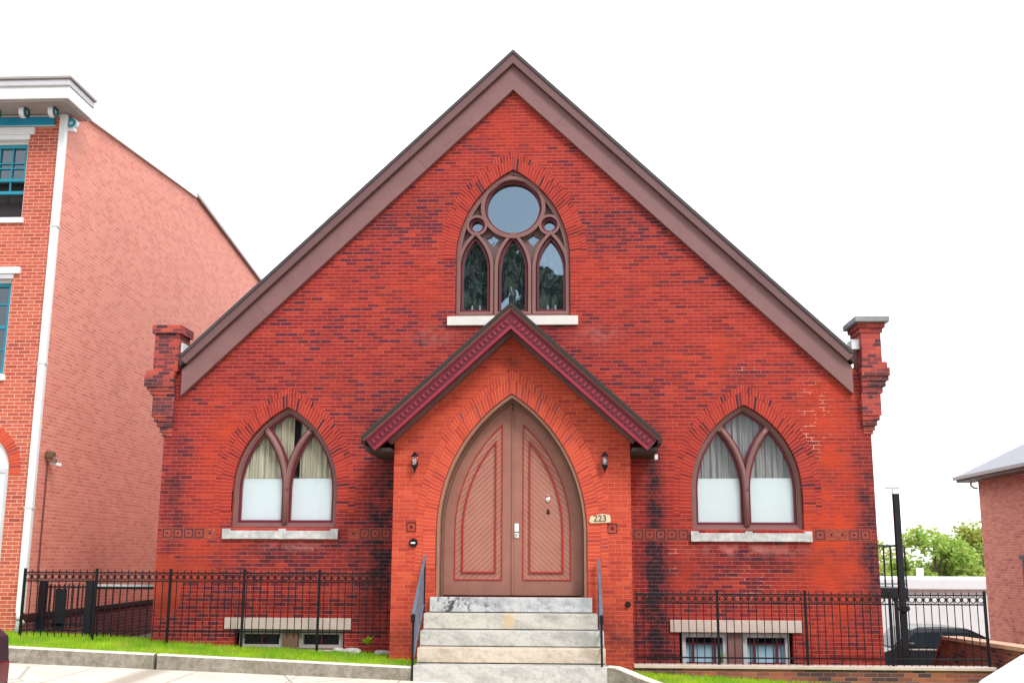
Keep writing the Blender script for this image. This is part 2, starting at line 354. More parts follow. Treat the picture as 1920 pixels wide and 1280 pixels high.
def marble(name, col, vein, stain=None, blk=None):
    g = G(name); x = g.xyz()
    v = g.comb(g.m_('MULTIPLY', x[0], .55), x[1], g.m_('ADD', g.m_('MULTIPLY', x[2], 1.6), g.m_('MULTIPLY', x[0], .5)))
    n1 = g.noise(2.6, 7, v, rough=.72); n2 = g.noise(34, 4); n3 = g.noise(11, 5, rough=.8)
    c = g.mix(g.rng(n1, .46, .7), col, vein); c = g.mix(g.rng(n3, .5, .68, 0, .55), c, tuple(q*.72 for q in vein)); c = g.mix(g.rng(n2, .55, .75, 0, .35), c, (.22,.22,.2))
    if stain: c = g.mix(g.m_('MULTIPLY', blob(g, x[0], x[2], stain), .8, clamp=True), c, (.62,.42,.2))
    if blk: c = g.mix(g.m_('MULTIPLY', blob(g, x[0], x[2], blk), g.rng(g.noise(7, 6, rough=.7), .5, .64), clamp=True), c, (.06,.06,.065))
    return g.fin(c, .6, g.m_('ADD', n2, n3), .4, .006)
M['step_top'] = marble('weathered_marble', (.58,.59,.59), (.33,.35,.37), blk=[(-1.1,1.05,.2,.2,1.4),(-.85,1.04,.25,.12,1.5),(-.4,1.05,.6,.2,.8),(.9,1.0,.5,.2,.4)])
M['step_a'] = marble('white_marble', (.60,.57,.50), (.33,.31,.28), stain=[(.03,.83,.09,.14,1.0)])
M['step_b'] = marble('grey_marble', (.57,.56,.52), (.31,.31,.29)); M['step_c'] = marble('buff_marble', (.66,.57,.46), (.40,.31,.22))
M['step_d'] = marble('speckled_marble', (.57,.56,.52), (.31,.31,.29))
def sillmat():
    g = G('weathered_sill'); n = g.noise(9, 5, rough=.7); n1 = g.noise(2.2, 4)
    c = g.mix(g.rng(n, .35, .6, 0, .9), (.72,.70,.68), (.44,.43,.44)); c = g.mix(g.rng(n1, .5, .62, 0, .5), c, (.35,.34,.36)); return g.fin(c, .75, n, .5, .006)
M['sill'] = sillmat()
def doormat_(name, sgn):
    g = G(name); x = g.xyz(); d = g.m_('ADD', g.m_('MULTIPLY', x[0], .81*sgn), g.m_('MULTIPLY', x[2], -1.0 if sgn > 0 else -1.0))
    d = g.m_('SUBTRACT', x[2], g.m_('MULTIPLY', x[0], .95*sgn))
    fr = g.m_('ABSOLUTE', g.m_('SUBTRACT', g.m_('FRACT', g.m_('DIVIDE', d, .09)), .5)); gr = g.rng(fr, .44, .485)
    n = g.noise(3, 4); c = g.mix(g.rng(n, .3, .7), (.41,.165,.118), (.48,.205,.145)); c = g.mix(g.m_('MULTIPLY', gr, .6), c, (.16,.05,.04))
    return g.fin(c, .45, g.m_('SUBTRACT', 1.0, gr), .8, .012)
M['board_l'] = doormat_('diagonal_board_rising', 1.0); M['board_r'] = doormat_('diagonal_board_falling', -1.0)
M['door'] = trim('door_paint', (.36,.155,.112), .18)
M['doorred'] = trim('door_moulding_red', (.42,.012,.015), .15)
def curtainmat(name, a, b):
    g = G(name); x = g.xyz(); n = g.noise(14, 3, g.comb(g.m_('MULTIPLY', x[0], 1.3), 0.0, g.m_('MULTIPLY', x[2], .08)))
    return g.fin(g.mix(g.rng(n, .35, .65), a, b), .9)
M['curt_l'] = curtainmat('olive_curtain', (.58,.55,.42), (.38,.37,.28)); M['curt_r'] = curtainmat('grey_sheer', (.33,.33,.34), (.22,.22,.23))
def tilemat(name, col):
    g = G(name); n = g.noise(30, 4); v = g.n('ShaderNodeTexVoronoi'); v.inputs['Scale'].default_value = 18; g.l(g.pos(), v.inputs['Vector'])
    return g.fin(g.mix(g.rng(v.outputs['Distance'], .2, .6), col, tuple(c*.55 for c in col)), .7, n, .5, .008)
M['bed'] = plain('pink_mortar', (.33,.06,.045), .8, .25, 6)
M['tile_a'] = tilemat('terracotta_dull', (.15,.022,.02)); M['tile_b'] = tilemat('terracotta_orange', (.62,.11,.02)); M['tile_c'] = tilemat('terracotta_sooty', (.06,.02,.025))
def leafmat(name, a, b, tr=.35, dry=None):
    g = G(name); n = g.noise(1.7, 4); n2 = g.noise(14, 2); c = g.mix(g.rng(n, .35, .65), a, b); c = g.mix(g.rng(n2, .4, .7, 0, .5), c, tuple(q*.45 for q in a))
    if dry: c = g.mix(g.rng(g.noise(3.3, 5, rough=.7), .52, .66, 0, .8), c, dry)
    g.fin(c, .6); t = g.n('ShaderNodeBsdfTranslucent'); g.l(c, t.inputs[0]); mxn = g.n('ShaderNodeMixShader'); mxn.inputs[0].default_value = tr
    g.l(g.p.outputs[0], mxn.inputs[1]); g.l(t.outputs[0], mxn.inputs[2]); g.l(mxn.outputs[0], g.out.inputs['Surface']); return g.m
M['grass'] = leafmat('grass_blade', (.62,.84,.03), (.20,.55,.012), .5, (.50,.46,.14))
M['turf'] = (lambda g: g.fin(g.mix(g.rng(g.noise(2.2, 6, rough=.75), .46, .62), (.20,.40,.02), (.22,.17,.09)), .95, g.noise(40, 3), .6, .02))(G('turf_soil'))
M['leaf'] = leafmat('bright_leaf', (.40,.62,.12), (.55,.62,.16)); M['leaf_y'] = leafmat('olive_leaf', (.58,.58,.16), (.44,.58,.14)); M['leaf_b'] = leafmat('russet_leaf', (.30,.20,.10), (.22,.26,.08)); M['leaf_d'] = leafmat('deep_leaf', (.035,.07,.02), (.05,.08,.025), .2)
M['bark'] = plain('bark', (.12,.09,.07), .95, .4, 8, bs=.8)

# ------------------------------------------------------------------ outline helpers (all in metres on the facade)
class Arch:
    def __init__(s, cx, hw, spring, apex, zb):
        s.cx, s.hw, s.sp, s.ap, s.zb = cx, hw, spring, apex, zb
        h = apex - spring; s.R = (hw*hw + h*h) / (2*hw); s.c = s.R - hw
    def hwid(s, z, t=0.0):
        """half width at height z of the outline inset by t"""
        if z <= s.sp: return s.hw - t
        d = (s.R - t)**2 - (z - s.sp)**2
        return -s.c + math.sqrt(d) if d > 0 else -1
    def apexz(s, t=0.0): return s.sp + math.sqrt(max(0, (s.R - t)**2 - s.c**2))
    def outline(s, t=0.0, zb=None, n=16):
        zb = s.zb if zb is None else zb
        za = s.apexz(t); R = s.R - t; a1 = math.asin((za - s.sp)/R)
        right = [(s.cx - s.c + R*math.cos(a1*i/n), s.sp + R*math.sin(a1*i/n)) for i in range(n+1)]
        left = [(2*s.cx - x, z) for x, z in right[:-1]][::-1]
        return [(s.cx - s.hw + t, zb), (s.cx + s.hw - t, zb)] + right + left
    def ring(s, t0, t1, zlow, y0, y1, n=28):
        """brick ring between offsets t0 and t1 outside the opening, with uv along the ring"""
        mb = MB(); uv = []
        for sg in (1, -1):
            pts = []; 
            Rm = s.R + (t0+t1)/2
            low = [(zlow + (s.sp - zlow)*i/6) for i in range(7)] if zlow < s.sp else []
            L = 0; prev = None
            for z in low: pts.append(((s.hw + t0, z), (s.hw + t1, z)))
            def top(R): return math.acos(min(1, s.c/R))
            for i in range(1 if low else 0, n+1):
                q = i/n; r0, r1 = s.R + t0, s.R + t1
                a0, a1 = top(r0)*q, top(r1)*q
                pts.append(((-s.c + r0*math.cos(a0), s.sp + r0*math.sin(a0)), (-s.c + r1*math.cos(a1), s.sp + r1*math.sin(a1))))
            b = len(mb.v); fs = []
            vs = []
            for i, (p, q) in enumerate(pts):
                m = ((p[0]+q[0])/2, (p[1]+q[1])/2)
                if prev: L += math.hypot(m[0]-prev[0], m[1]-prev[1])
                prev = m
                for (x, z), v in ((p, 0.5), (q, 0.5 + t1 - t0)):
                    for y in (y0, y1):
                        vs.append((s.cx + sg*x, y, z)); uv.append((L + (50 if sg < 0 else 0), v))
            for i in range(len(pts)-1):
                a = i*4; c = a+4
                fs += [(a, a+2, c+2, c), (a+1, c+1, c+3, a+3), (a, c, c+1, a+1), (a+2, a+3, c+3, c+2)]
            fs += [(0,1,3,2)]; e = (len(pts)-1)*4; fs += [(e, e+2, e+3, e+1)]
            mb.add(vs, fs)
        mb.uv = uv; return mb
def circ(cx, cz, r, n=40): return [(cx + r*math.cos(2*PI*i/n), cz + r*math.sin(2*PI*i/n)) for i in range(n)]
def rect(x0, x1, z0, z1): return [(x0,z0),(x1,z0),(x1,z1),(x0,z1)]
def chev(cx, za, slope, xe, tv, cut=True):
    """inverted V band: apex top za, half width xe, vertical thickness tv, ends cut square to the slope"""
    dx = tv*slope/(1+slope*slope) if cut else 0
    zt = lambda x: za - slope*abs(x)
    return [(cx-xe, zt(xe)), (cx, za), (cx+xe, zt(xe)), (cx+xe-dx, zt(xe-dx)-tv), (cx, za-tv), (cx-xe+dx, zt(xe-dx)-tv)]

# ================================================================== SETTING: ground
def walkz(x): return .02 - .033*(x + 1.35)
def lawnz(x):
    if x < -1.3: return .49 - .04*(x + 8.6) if x > -8.6 else .49
    return max(-.14, .06 - .05*(x - 2))
def groundz(x, y):
    z = walkz(max(-14, min(12, x))) - .2
    if y > 1: z -= min(2.4, (y-1)*.17)*max(0, min(1, (x - 4)/3)) + 0
    return z
def grid_sheet(name, xs, ys, fz, mat, kind='structure'):
    mb = MB(); vs = [(x, y, fz(x, y)) for y in ys for x in xs]; n = len(xs)
    mb.add(vs, [(j*n+i, j*n+i+1, (j+1)*n+i+1, (j+1)*n+i) for j in range(len(ys)-1) for i in range(n-1)])
    return tag(mb.build(name, mat, smooth=False), kind=kind)
frange = lambda a, b, n: [a + (b-a)*i/n for i in range(n+1)]
grid_sheet('ground', [-600,-200,-60,-30] + frange(-16, 30, 46) + [60,200,600], [-300,-120,-60,-30] + frange(-6, 20, 26) + [30,60,120,300,800], groundz, M['earth'])
grid_sheet('pavement', frange(-30, 30, 60), frange(-4.9, -2.30, 6), lambda x, y: walkz(x) + (y+2.3)*.02, M['walk'])
grid_sheet('street', frange(-60, 60, 60), frange(-14.5, -5.06, 6), lambda x, y: walkz(x) - .17, M['asphalt'])
kb = MB(); xs = frange(-30, 30, 30)
for a, b in zip(xs[:-1], xs[1:]):
    kb.add([(a,-5.06,walkz(a)-.3),(b,-5.06,walkz(b)-.3),(b,-4.9,walkz(b)-.3),(a,-4.9,walkz(a)-.3),(a,-5.06,walkz(a)-.05),(b,-5.06,walkz(b)-.05),(b,-4.9,walkz(b)-.05),(a,-4.9,walkz(a)-.05)],
           [(4,5,6,7),(0,1,5,4),(2,3,7,6)])
tag(kb.build('street_kerb', M['kerb'], fix=False), kind='structure')
grid_sheet('far_pavement', frange(-30, 30, 20), frange(-22, -14.5, 4), lambda x, y: walkz(x) - .03, M['walk'])
# lawns (soil) and the concrete kerbs that hold them
grid_sheet('lawn', frange(-14, -1.36, 24), frange(-2.18, .6, 8), lambda x, y: lawnz(x) - .03 + .015*math.sin(x*3+y*4), M['turf'])
def kerb_poly(name, pts, wdt, drop):
    """pts: centre path of top front edge (x, y, z)"""
    mb = MB(); n = len(pts); vs = []
    for i, p in enumerate(pts):
        t = (Vector(pts[min(i+1, n-1)]) - Vector(pts[max(i-1, 0)])); t.z = 0; t.normalize(); nn = Vector((-t.y, t.x, 0))
        P = Vector(p); b = P + nn*wdt
        vs += [P + nn*.012, P + Vector((0,0,-.02)), P + Vector((0,0,-drop)), b + Vector((0,0,-drop)), b]
    fs = []
    for i in range(n-1):
        a = i*5; c = a+5
        for k in range(5): fs.append((a+k, a+(k+1)%5, c+(k+1)%5, c+k))
    fs += [(0,1,2,3,4), tuple((n-1)*5 + k for k in (4,3,2,1,0))]
    mb.add(vs, fs); return tag(mb.build(name, M['kerb']), kind='structure')
zc = lambda x: .215 - .0395*(x + 1.35)
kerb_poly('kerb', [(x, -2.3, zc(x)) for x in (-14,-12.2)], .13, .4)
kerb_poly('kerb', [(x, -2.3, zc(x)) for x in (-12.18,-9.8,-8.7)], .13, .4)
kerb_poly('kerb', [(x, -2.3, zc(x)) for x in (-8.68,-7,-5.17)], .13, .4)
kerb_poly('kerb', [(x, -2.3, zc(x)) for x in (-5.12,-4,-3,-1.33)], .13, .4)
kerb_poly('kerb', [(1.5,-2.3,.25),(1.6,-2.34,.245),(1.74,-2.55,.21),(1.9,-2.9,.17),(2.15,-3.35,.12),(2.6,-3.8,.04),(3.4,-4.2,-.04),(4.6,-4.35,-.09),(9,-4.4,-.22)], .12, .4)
def lawn_r(x, y): 
    t = max(0, min(1, (-1.1 - y)/1.5))
    return lawnz(x)*(1-t*.3) + (.10 if x < 2.2 else .02)*t - .03
lr = MB(); vs = []; fs = []
edge = [(1.62,-2.3),(1.9,-2.6),(2.05,-2.95),(2.3,-3.35),(2.7,-3.68),(3.4,-4.06),(4.6,-4.22),(9,-4.27)]
N = 10
for x, ye in edge:
    for j in range(N+1):
        y = ye + (-1.0 - ye)*j/N; vs.append((max(x, 1.6), y, lawn_r(x, y)))
for i in range(len(edge)-1):
    for j in range(N): a = i*(N+1)+j; fs.append((a, a+N+1, a+N+2, a+1))
lr.add(vs, fs); tag(lr.build('lawn', M['turf']), kind='structure')
def blades(name, pts, hmin, hmax, mat, seed):
    rnd = random.Random(seed); mb = MB(); vs = []; fs = []
    for (x, y, z) in pts:
        h = rnd.uniform(hmin, hmax); a = rnd.uniform(0, 2*PI); wd = rnd.uniform(.004, .009); l = rnd.uniform(.1, .7)*h; b = rnd.uniform(0, 2*PI)
        dx, dy = math.cos(a)*wd, math.sin(a)*wd; k = len(vs)
        vs += [(x-dx, y-dy, z-.01), (x+dx, y+dy, z-.01), (x+math.cos(b)*l, y+math.sin(b)*l, z+h)]
        fs.append((k, k+1, k+2))
    mb.add(vs, fs); return tag(mb.build(name, mat, fix=False), kind='stuff')
rg = random.Random(5); P = []
def clump(x, y): return .5 + .5*math.sin(x*5.1 + 2*math.sin(y*4.3)) * math.sin(y*6.2 + 1.7*math.sin(x*2.9))
for i in range(42000):
    x, y = rg.uniform(-10.4, -1.36), rg.uniform(-2.16, .45)
    if x > -6.1 and y > -.02: continue
    if x > -1.95 and y > -1.05: continue
    if rg.random() < .12 + .25*(1-clump(x, y)): continue
    if x > -5 and y > -.3 and rg.random() < .85: continue
    P.append((x, y, lawnz(x) - .03))
blades('grass', P, .03, .085, M['grass'], 3)
P = []
for i in range(26000):
    x = rg.uniform(1.6, 8.2); y = rg.uniform(-4.2, -1.02)
    ye = next((e0[1] + (e1[1]-e0[1])*(x-e0[0])/(e1[0]-e0[0]) for e0, e1 in zip(edge[:-1], edge[1:]) if e0[0] <= x <= e1[0]), -2.3)
    if y < ye + .02 or rg.random() < .3*(1-clump(x, y)): continue
    P.append((x, y, lawn_r(x, y)))
blades('grass', P, .025, .075, M['grass'], 4)
# ================================================================== CHURCH
ch = thing('church', (0, 0, 0), 'red brick church with steep brown trimmed gable, pointed windows and gabled door porch', 'church')
SL = .968
upA = Arch(0, 1.02, 7.0, 8.67, 5.94)
loA = Arch(-3.925, .915, 2.9, 4.35, 2.28); roA = Arch(3.975, .93, 2.9, 4.37, 2.26)
gable = [(-6.1, -3), (6.1, -3), (6.1, 10.66 - SL*6.1), (0, 10.66), (-6.1, 10.66 - SL*6.1)]
cellL = rect(-4.68, -2.80, .26, .585); cellR = rect(2.78, 4.64, -.15, .585)
MB().prism([gable, upA.outline(), loA.outline(), roA.outline(), cellL, cellR], 0, .38).build('front_wall', M['brick'], ch)
m = MB(); m.box(-6.1, -5.75, .38, 16, -3, 4.74); m.build('side_wall', M['brick'], ch)
m = MB(); m.box(5.75, 6.1, .38, 16, -3, 4.74); m.build('side_wall', M['brick'], ch)
MB().prism([gable], 16, 16.35).build('rear_wall', M['brick'], ch)
MB().box(-5.75, 5.75, .38, 16, 1.0, 1.15).build('floor', M['dark'], ch)
MB().prism([[(-5.7,1.16),(5.7,1.16),(5.7,4.7),(0,10.3),(-5.7,4.7)]], 3.0, 3.1).build('inner_partition', M['dark'], ch)
rf = MB().prism([chev(0, 10.895, SL, 5.835, .195, False)], -.19, 16.4).build('roof', M['roofdark'], ch)
MB().prism([chev(0, 10.905, SL, 5.84, .07)], -.215, -.192).build('roof_edge_strip', M['slate'], rf)
MB().prism([chev(0, 10.84, SL, 5.833, .19)], -.192, -.01).build('crown_moulding', M['brown_m'], rf)
bb = MB()
b_out = chev(0, 10.64, SL, 5.82, .45)
bb.prism([[(-5.82, b_out[0][1]), (0, 10.64), (5.82, b_out[0][1]), (5.82, b_out[0][1]-.47), (0, 10.17), (-5.82, b_out[0][1]-.47)]], -.10, -.005)
rb_ = bb.build('rake_board', M['brown'], rf)
for sx in (-1, 1):
    for xx in (1.75, 4.55) if sx < 0 else (.95, 4.2):
        z = 10.59 - SL*xx; k = .2; mb = MB()
        mb.bar((sx*xx, -.101, z - .02), (sx*(xx-.19), -.101, z-.21), .006, .006); mb.build('board_joint', M['brown_d'], rf)
# corner piers that corbel out at the eaves
def pier(sg, prof, y0, y1, cap=None):
    mb = MB()
    for (xi, xo, z0, z1, gy) in prof: mb.box(sg*xi, sg*xo, y0 - gy, y1 + gy, z0, z1)
    o = mb.build('corner_pier', M['pier'], ch)
    if cap: MB().box(sg*cap[0], sg*cap[1], y0-.14, y1+.12, cap[2], cap[3]).build('cap_stone', M['capgrey'], o, bevel=.01)
    return o
pier(-1, [(5.86,6.38,5.655,5.80,.05),(5.90,6.34,4.98,5.652,0.0),(5.94,6.44,4.90,4.978,.05),(5.945,6.46,4.70,4.898,.06),(5.93,6.41,4.63,4.698,.04),(5.935,6.36,4.56,4.628,.02),(5.93,6.31,4.17,4.558,0.0),
          (5.935,6.27,4.09,4.168,-.02),(5.94,6.22,4.0,4.088,-.04),(5.945,6.17,3.91,3.998,-.06),(5.95,6.135,3.84,3.908,-.08)], -.10, .45)
pier(1, [(5.94,6.40,5.68,5.76,.05),(5.975,6.36,5.60,5.678,.02),(6.0,6.33,5.08,5.598,0.0),(5.98,6.40,4.98,5.078,.04),(5.96,6.43,4.84,4.978,.07),(5.955,6.41,4.76,4.838,.05),(5.96,6.36,4.66,4.758,.03),(5.965,6.31,4.55,4.658,.01),
         (5.95,6.27,4.17,4.548,0.0),(5.955,6.24,4.09,4.168,-.02),(5.96,6.2,4.0,4.088,-.04),(5.965,6.16,3.92,3.998,-.06),(5.97,6.13,3.86,3.918,-.08)], -.10, .5, (5.88,6.46,5.762,5.86))
for sx in (-1, 1):
    m = MB(); m.box(sx*5.86, sx*5.99, .0, .3, 5.33, 5.50); m.build('roof_flashing', M['white'], rf)
m = MB(); m.box(6.1, 6.44, .6, 15.9, 4.66, 4.74); m.build('gutter', M['iron'], ch)
# arch rings
for A, zl in ((upA, 7.05), (loA, 2.55), (roA, 2.55)):
    A.ring(.0, .205, zl, -.006, .05).build('arch_ring', M['ring'], ch)
    A.ring(.209, .31, zl - .05, -.004, .05).build('arch_ring', M['ring'], ch)
# terracotta belt
tm = MB().prism([rect(-.078,.078,-.078,.078), rect(-.060,.060,-.060,.060)], 0, .04)
tm.prism([rect(-.059,.059,-.059,.059)], .010, .04); tm.lathe(0, 0, [(.016,.003),(.034,.006),(.045,.014)], 8, 'Y')
first = {}
def tile(x, z, y=-.006, k='a'):
    if k not in first:
        o = tm.build('terracotta_tile', M['tile_'+k], ch, loc=(0,0,0)); o.location = (x, y, z); first[k] = o
    else:
        o = first[k].copy(); COL.objects.link(o); o.parent = ch; o.location = (x, y, z)
    return o
xs_ = [-5.93 + .186*i for i in range(5)] + [-2.70 + .186*i for i in range(4)]
ks = 'acaab' + 'bacc'
for x, k in zip(xs_, ks): tile(x, 2.175, k=k)
for x0, x1 in ((-6.03,-5.08), (-2.80,-2.04), (2.04,2.99), (5.06,6.01)):
    MB().box(x0, x1, -.003, .03, 2.078, 2.272).build('belt_bed', M['bed'], ch)
xs_ = [2.14 + .186*i for i in range(4)] + [2.0+.89] + [5.16 + .186*i for i in range(5)]
ks = 'aacaa' + 'abbaa'
for x, k in zip(xs_, ks): tile(x, 2.175, k=k)

# ---- lower windows
def lancet_hole(A, side, t, tb, zb, n=26):
    """light between the main arch and the curved mullion; side -1 left, 1 right (relative coordinates)"""
    R, c, sp = A.R, A.c, A.sp; L = []; Rr = []
    zs = [zb + (sp - zb)*i/3 for i in range(4)]; z = sp
    while True:
        z += .035
        if z > A.ap: break
        zs.append(z)
    for z in zs:
        xo = -A.hwid(z, t); dz = max(0, z - sp)
        d = (R - tb)**2 - dz*dz
        xi = -R + math.sqrt(d) if z > sp else -tb
        if xo >= xi - .004: 
            z0 = zs[zs.index(z)-1]; L.append((( L[-1][0]+Rr[-1][0])/2 - .004, z0 + .022)); break
        L.append((xo, z)); Rr.append((xi, z))
    poly = Rr + [L[-1]] + L[:-1][::-1]
    if side < 0: return [(A.cx + x, z) for x, z in poly]
    return [(A.cx - x, z) for x, z in poly][::-1]
def diamond_hole(A, t, tb):
    R, c, sp = A.R, A.c, A.sp; pts = []; z = sp + .1
    za = A.apexz(t)
    while z < za:
        d = (R + tb)**2 - (z-sp)**2
        a = R - math.sqrt(d); b = A.hwid(z, t)
        v = min(a, b)
        if v > 0.004: pts.append((v, z))
        z += .02
    z0 = pts[0][1] - .012
    return [(A.cx, z0)] + [(A.cx + x, z) for x, z in pts] + [(A.cx, za)] + [(A.cx - x, z) for x, z in pts[::-1]]
def lower_window(A, curtain, shz, label, darkgap=False):
    wb = MB().prism([A.outline(.004, A.zb), lancet_hole(A, -1, .085, .045, A.zb+.075), lancet_hole(A, 1, .085, .045, A.zb+.075), diamond_hole(A, .085, .045)], .12, .24).build('window', M['mauve'], ch, bevel=.006)
    wb['label'] = label
    # outer frame rib and curved mullion rib standing proud
    rib = MB().prism([A.outline(.003, A.zb), A.outline(.06, A.zb+.03)], .085, .119)
    rib.build('window_frame', M['mauve'], wb, bevel=.008)
    for sgn in (-1, 1):
        pth = [(A.cx, .10, A.zb + .05), (A.cx, .10, A.sp)] if sgn < 0 else [(A.cx, .10, A.sp)]
        a = 0
        while True:
            a += .05; x = -A.R + A.R*math.cos(a); z = A.sp + A.R*math.sin(a)
            if -A.hwid(z, .05) >= x: break
            pth.append((A.cx + (x if sgn < 0 else -x), .10, z))
        MB().tube(pth, .045, 8).build('mullion', M['mauve'], wb, smooth=True)
    for hole, inner in ((lancet_hole(A,-1,.087,.047,A.zb+.077), lancet_hole(A,-1,.122,.082,A.zb+.125)), (lancet_hole(A,1,.087,.047,A.zb+.077), lancet_hole(A,1,.122,.082,A.zb+.125)), (diamond_hole(A,.087,.047), diamond_hole(A,.118,.078))):
        MB().prism([hole, inner], .16, .22).build('sash', M['maroon'], wb)
    MB().sheet(A.outline(.05), .206).build('pane', M['glass'], wb)
    # shade over the lower half
    s = MB(); s.box(A.cx-A.hw+.03, A.cx-.02, .228, .234, A.zb, shz); s.box(A.cx+.02, A.cx+A.hw-.03, .228, .234, A.zb, shz+.012)
    s.box(A.cx-A.hw+.03, A.cx+A.hw-.03, .224, .238, shz-.012, shz+.006); s.build('window_shade', M['shade'], wb)
    cu = MB(); vs = []; n = 90
    for i in range(n+1):
        x = A.cx - A.hw + .02 + (2*A.hw-.04)*i/n; y = .285 + .022*math.sin(i*.95) + .012*math.sin(i*2.3+1)
        vs += [(x, y, shz-.2), (x, y, A.ap - .02)]
    fs = [(2*i, 2*i+2, 2*i+3, 2*i+1) for i in range(n) if not (darkgap and 48 <= i <= 53)]
    cu.add(vs, fs); cu.build('curtain', M[curtain], wb, fix=False)
    MB().prism([A.outline(-.1, A.zb-.1)], .42, .44).build('window_backing', M['dark'], wb)
lower_window(loA, 'curt_l', 3.11, 'pointed window with olive curtains above white half shades', True)
lower_window(roA, 'curt_r', 3.12, 'pointed window with grey sheer curtains above white half shades')
for A, x0, x1 in ((loA, -4.96, -2.96), (roA, 3.01, 5.02)):
    m = MB(); m.box(x0, x1, -.055, .12, A.zb-.20, A.zb-.06); m.box(x0, x0+.13, -.058, .12, A.zb-.203, A.zb-.03); m.box(x1-.13, x1, -.058, .12, A.zb-.203, A.zb-.03)
    m.box(A.cx-.06, A.cx+.06, -.060, .12, A.zb-.203, A.zb-.03); m.box(x0+.131, x1-.131, .03, .118, A.zb-.059, A.zb-.002)
    m.build('sill', M['sill'], ch, bevel=.006)
# ---- upper traceried window
W = upA
cB = (0, 7.975, .50); sR = .115
holes = [circ(0, 7.975, .495), circ(-.652, 7.64, .115, 24), circ(.652, 7.64, .115, 24)]
LA = [Arch(cx, .25, 6.83, 7.42, 6.06) for cx in (-.675, 0, .675)]
holes += [a.outline() for a in LA]
tri = lambda s: [(s*.36 + dx, z) for dx, z in ((-.13,7.42),(-.03,7.455),(.0,7.50),(.03,7.455),(.13,7.42),(.0,7.27))]
holes += [tri(-1), tri(1)]
tw = MB().prism([W.outline(.004, 5.945)] + holes, .17, .25).build('gable_window', M['brown_d'], ch)
tw['label'] = 'large traceried window with one big circle above three lancets'
mf = MB().prism([W.outline(.003, 5.945), W.outline(.085, 6.0)], .06, .168).build('window_frame', M['mauve'], tw, bevel=.01)
def cring(cx, cz, r0, r1, y0, y1, mat, nm): return MB().prism([circ(cx, cz, r1), circ(cx, cz, r0)], y0, y1).build(nm, M[mat], tw, bevel=.006)
cring(0, 7.975, .515, .585, .05, .169, 'mauve', 'tracery_ring'); cring(0, 7.975, .472, .512, .12, .20, 'maroon', 'ring_sash')
for s in (-1, 1):
    cring(s*.652, 7.64, .145, .19, .052, .169, 'mauve', 'tracery_ring'); cring(s*.652, 7.64, .098, .142, .12, .20, 'maroon', 'ring_sash')
for a in LA:
    a2 = Arch(a.cx, .329, 6.83, 7.52, 6.0)
    MB().prism([a2.outline(), a.outline(-.02, 6.045)], .054, .1685).build('tracery_arch', M['mauve'], tw, bevel=.006)
    MB().prism([a.outline(.001, 6.05), a.outline(.032, 6.09)], .11, .20).build('lancet_sash', M['maroon'], tw)
MB().sheet(W.outline(.05, 6.0), .218).build('pane', M['glass_up'], tw)
def swirl():
    g = G('leaded_glass'); x = g.xyz(); v = g.comb(g.m_('MULTIPLY', x[0], 2.6), 0.0, x[2])
    d = g.n('ShaderNodeTexNoise'); d.inputs['Scale'].default_value = 1.6; d.inputs['Distortion'].default_value = 1.4; d.inputs['Detail'].default_value = 2; g.l(v, d.inputs['Vector'])
    c = g.ramp(d.outputs['Fac'], [(0,(.16,.20,.19)),(.42,(.11,.14,.13)),(.46,(.015,.022,.03)),(.55,(.02,.03,.035)),(.58,(.20,.25,.26)),(.60,(.03,.04,.05)),(.7,(.12,.14,.12)),(1,(.2,.2,.15))])
    return g.fin(c, .25)
MB().sheet(rect(-.98, .98, 6.02, 7.56), .26).build('leaded_panel', swirl(), tw)
for cx in (-.675, .675):
    for dx in (-.06, .08):
        m = MB(); m.lathe(cx+dx, .238, [(.018,6.09),(.018,6.17),(.012,6.19),(.012,6.20)], 10); m.build('window_candle', M['white'], tw)
m = MB(); m.box(-1.15, 1.15, -.06, .17, 5.78, 5.942); m.build('sill', M['stone_w'], ch, bevel=.006)
# ---- cellar windows
def cellar(x0, x1, z0, z1, fr, tall):
    f = MB().prism([rect(x0+.002, x1-.002, z0+.002, z1-.002), rect(x0+.075, x1-.075, z0+.06, z1-.075)], .12, .22).build('cellar_window', M[fr], ch, bevel=.004)
    MB().sheet(rect(x0+.04, x1-.04, z0+.03, z1-.04), .207).build('pane', M['glass_dk'], f)
    mm = MB()
    if tall:
        for xx in (x0+.20, x1-.20): mm.box(xx-.018, xx+.018, .16, .2, z0+.061, z1-.076)
        mm.box(x0+.076, x1-.076, .162, .198, z1-.19, z1-.165)
        mm.box(x0+.076, x1-.076, .162, .198, z0+.22, z0+.24)
    else:
        mm.box((x0+x1)/2-.012, (x0+x1)/2+.012, .16, .2, z0+.061, z1-.076)
    mm.build('muntin', M['maroon'], f)
    MB().box(x0+.07, x1-.07, .222, .23, z0+.03, z1-(.17 if tall else .05)).build('window_shade', M['paleteal' if tall else 'dark'], f)
    MB().box(x0+.02, x1-.02, .40, .42, z0-.1, z1+.1).build('window_backing', M['dark'], f)
    return f
cellar(-4.62, -3.86, .27, .575, 'grey_trim', False); cellar(-3.60, -2.84, .27, .575, 'grey_trim', False)
cellar(2.82, 3.58, -.14, .575, 'grey_white', True); cellar(3.83, 4.60, -.14, .575, 'grey_white', True)
MB().box(-3.855, -3.605, .05, .25, .262, .583).build('cellar_mullion', M['umber'], ch)
m = MB(); m.box(3.585, 3.825, .06, .25, -.148, .583); m.box(3.69, 3.72, .05, .059, -.148, .583); m.build('cellar_mullion', M['mauve'], ch)
MB().box(-4.84, -2.68, -.04, .10, .59, .775).build('lintel', M['cream'], ch, bevel=.006)
MB().box(2.63, 4.78, -.04, .10, .59, .785).build('lintel', M['cream'], ch, bevel=.006)
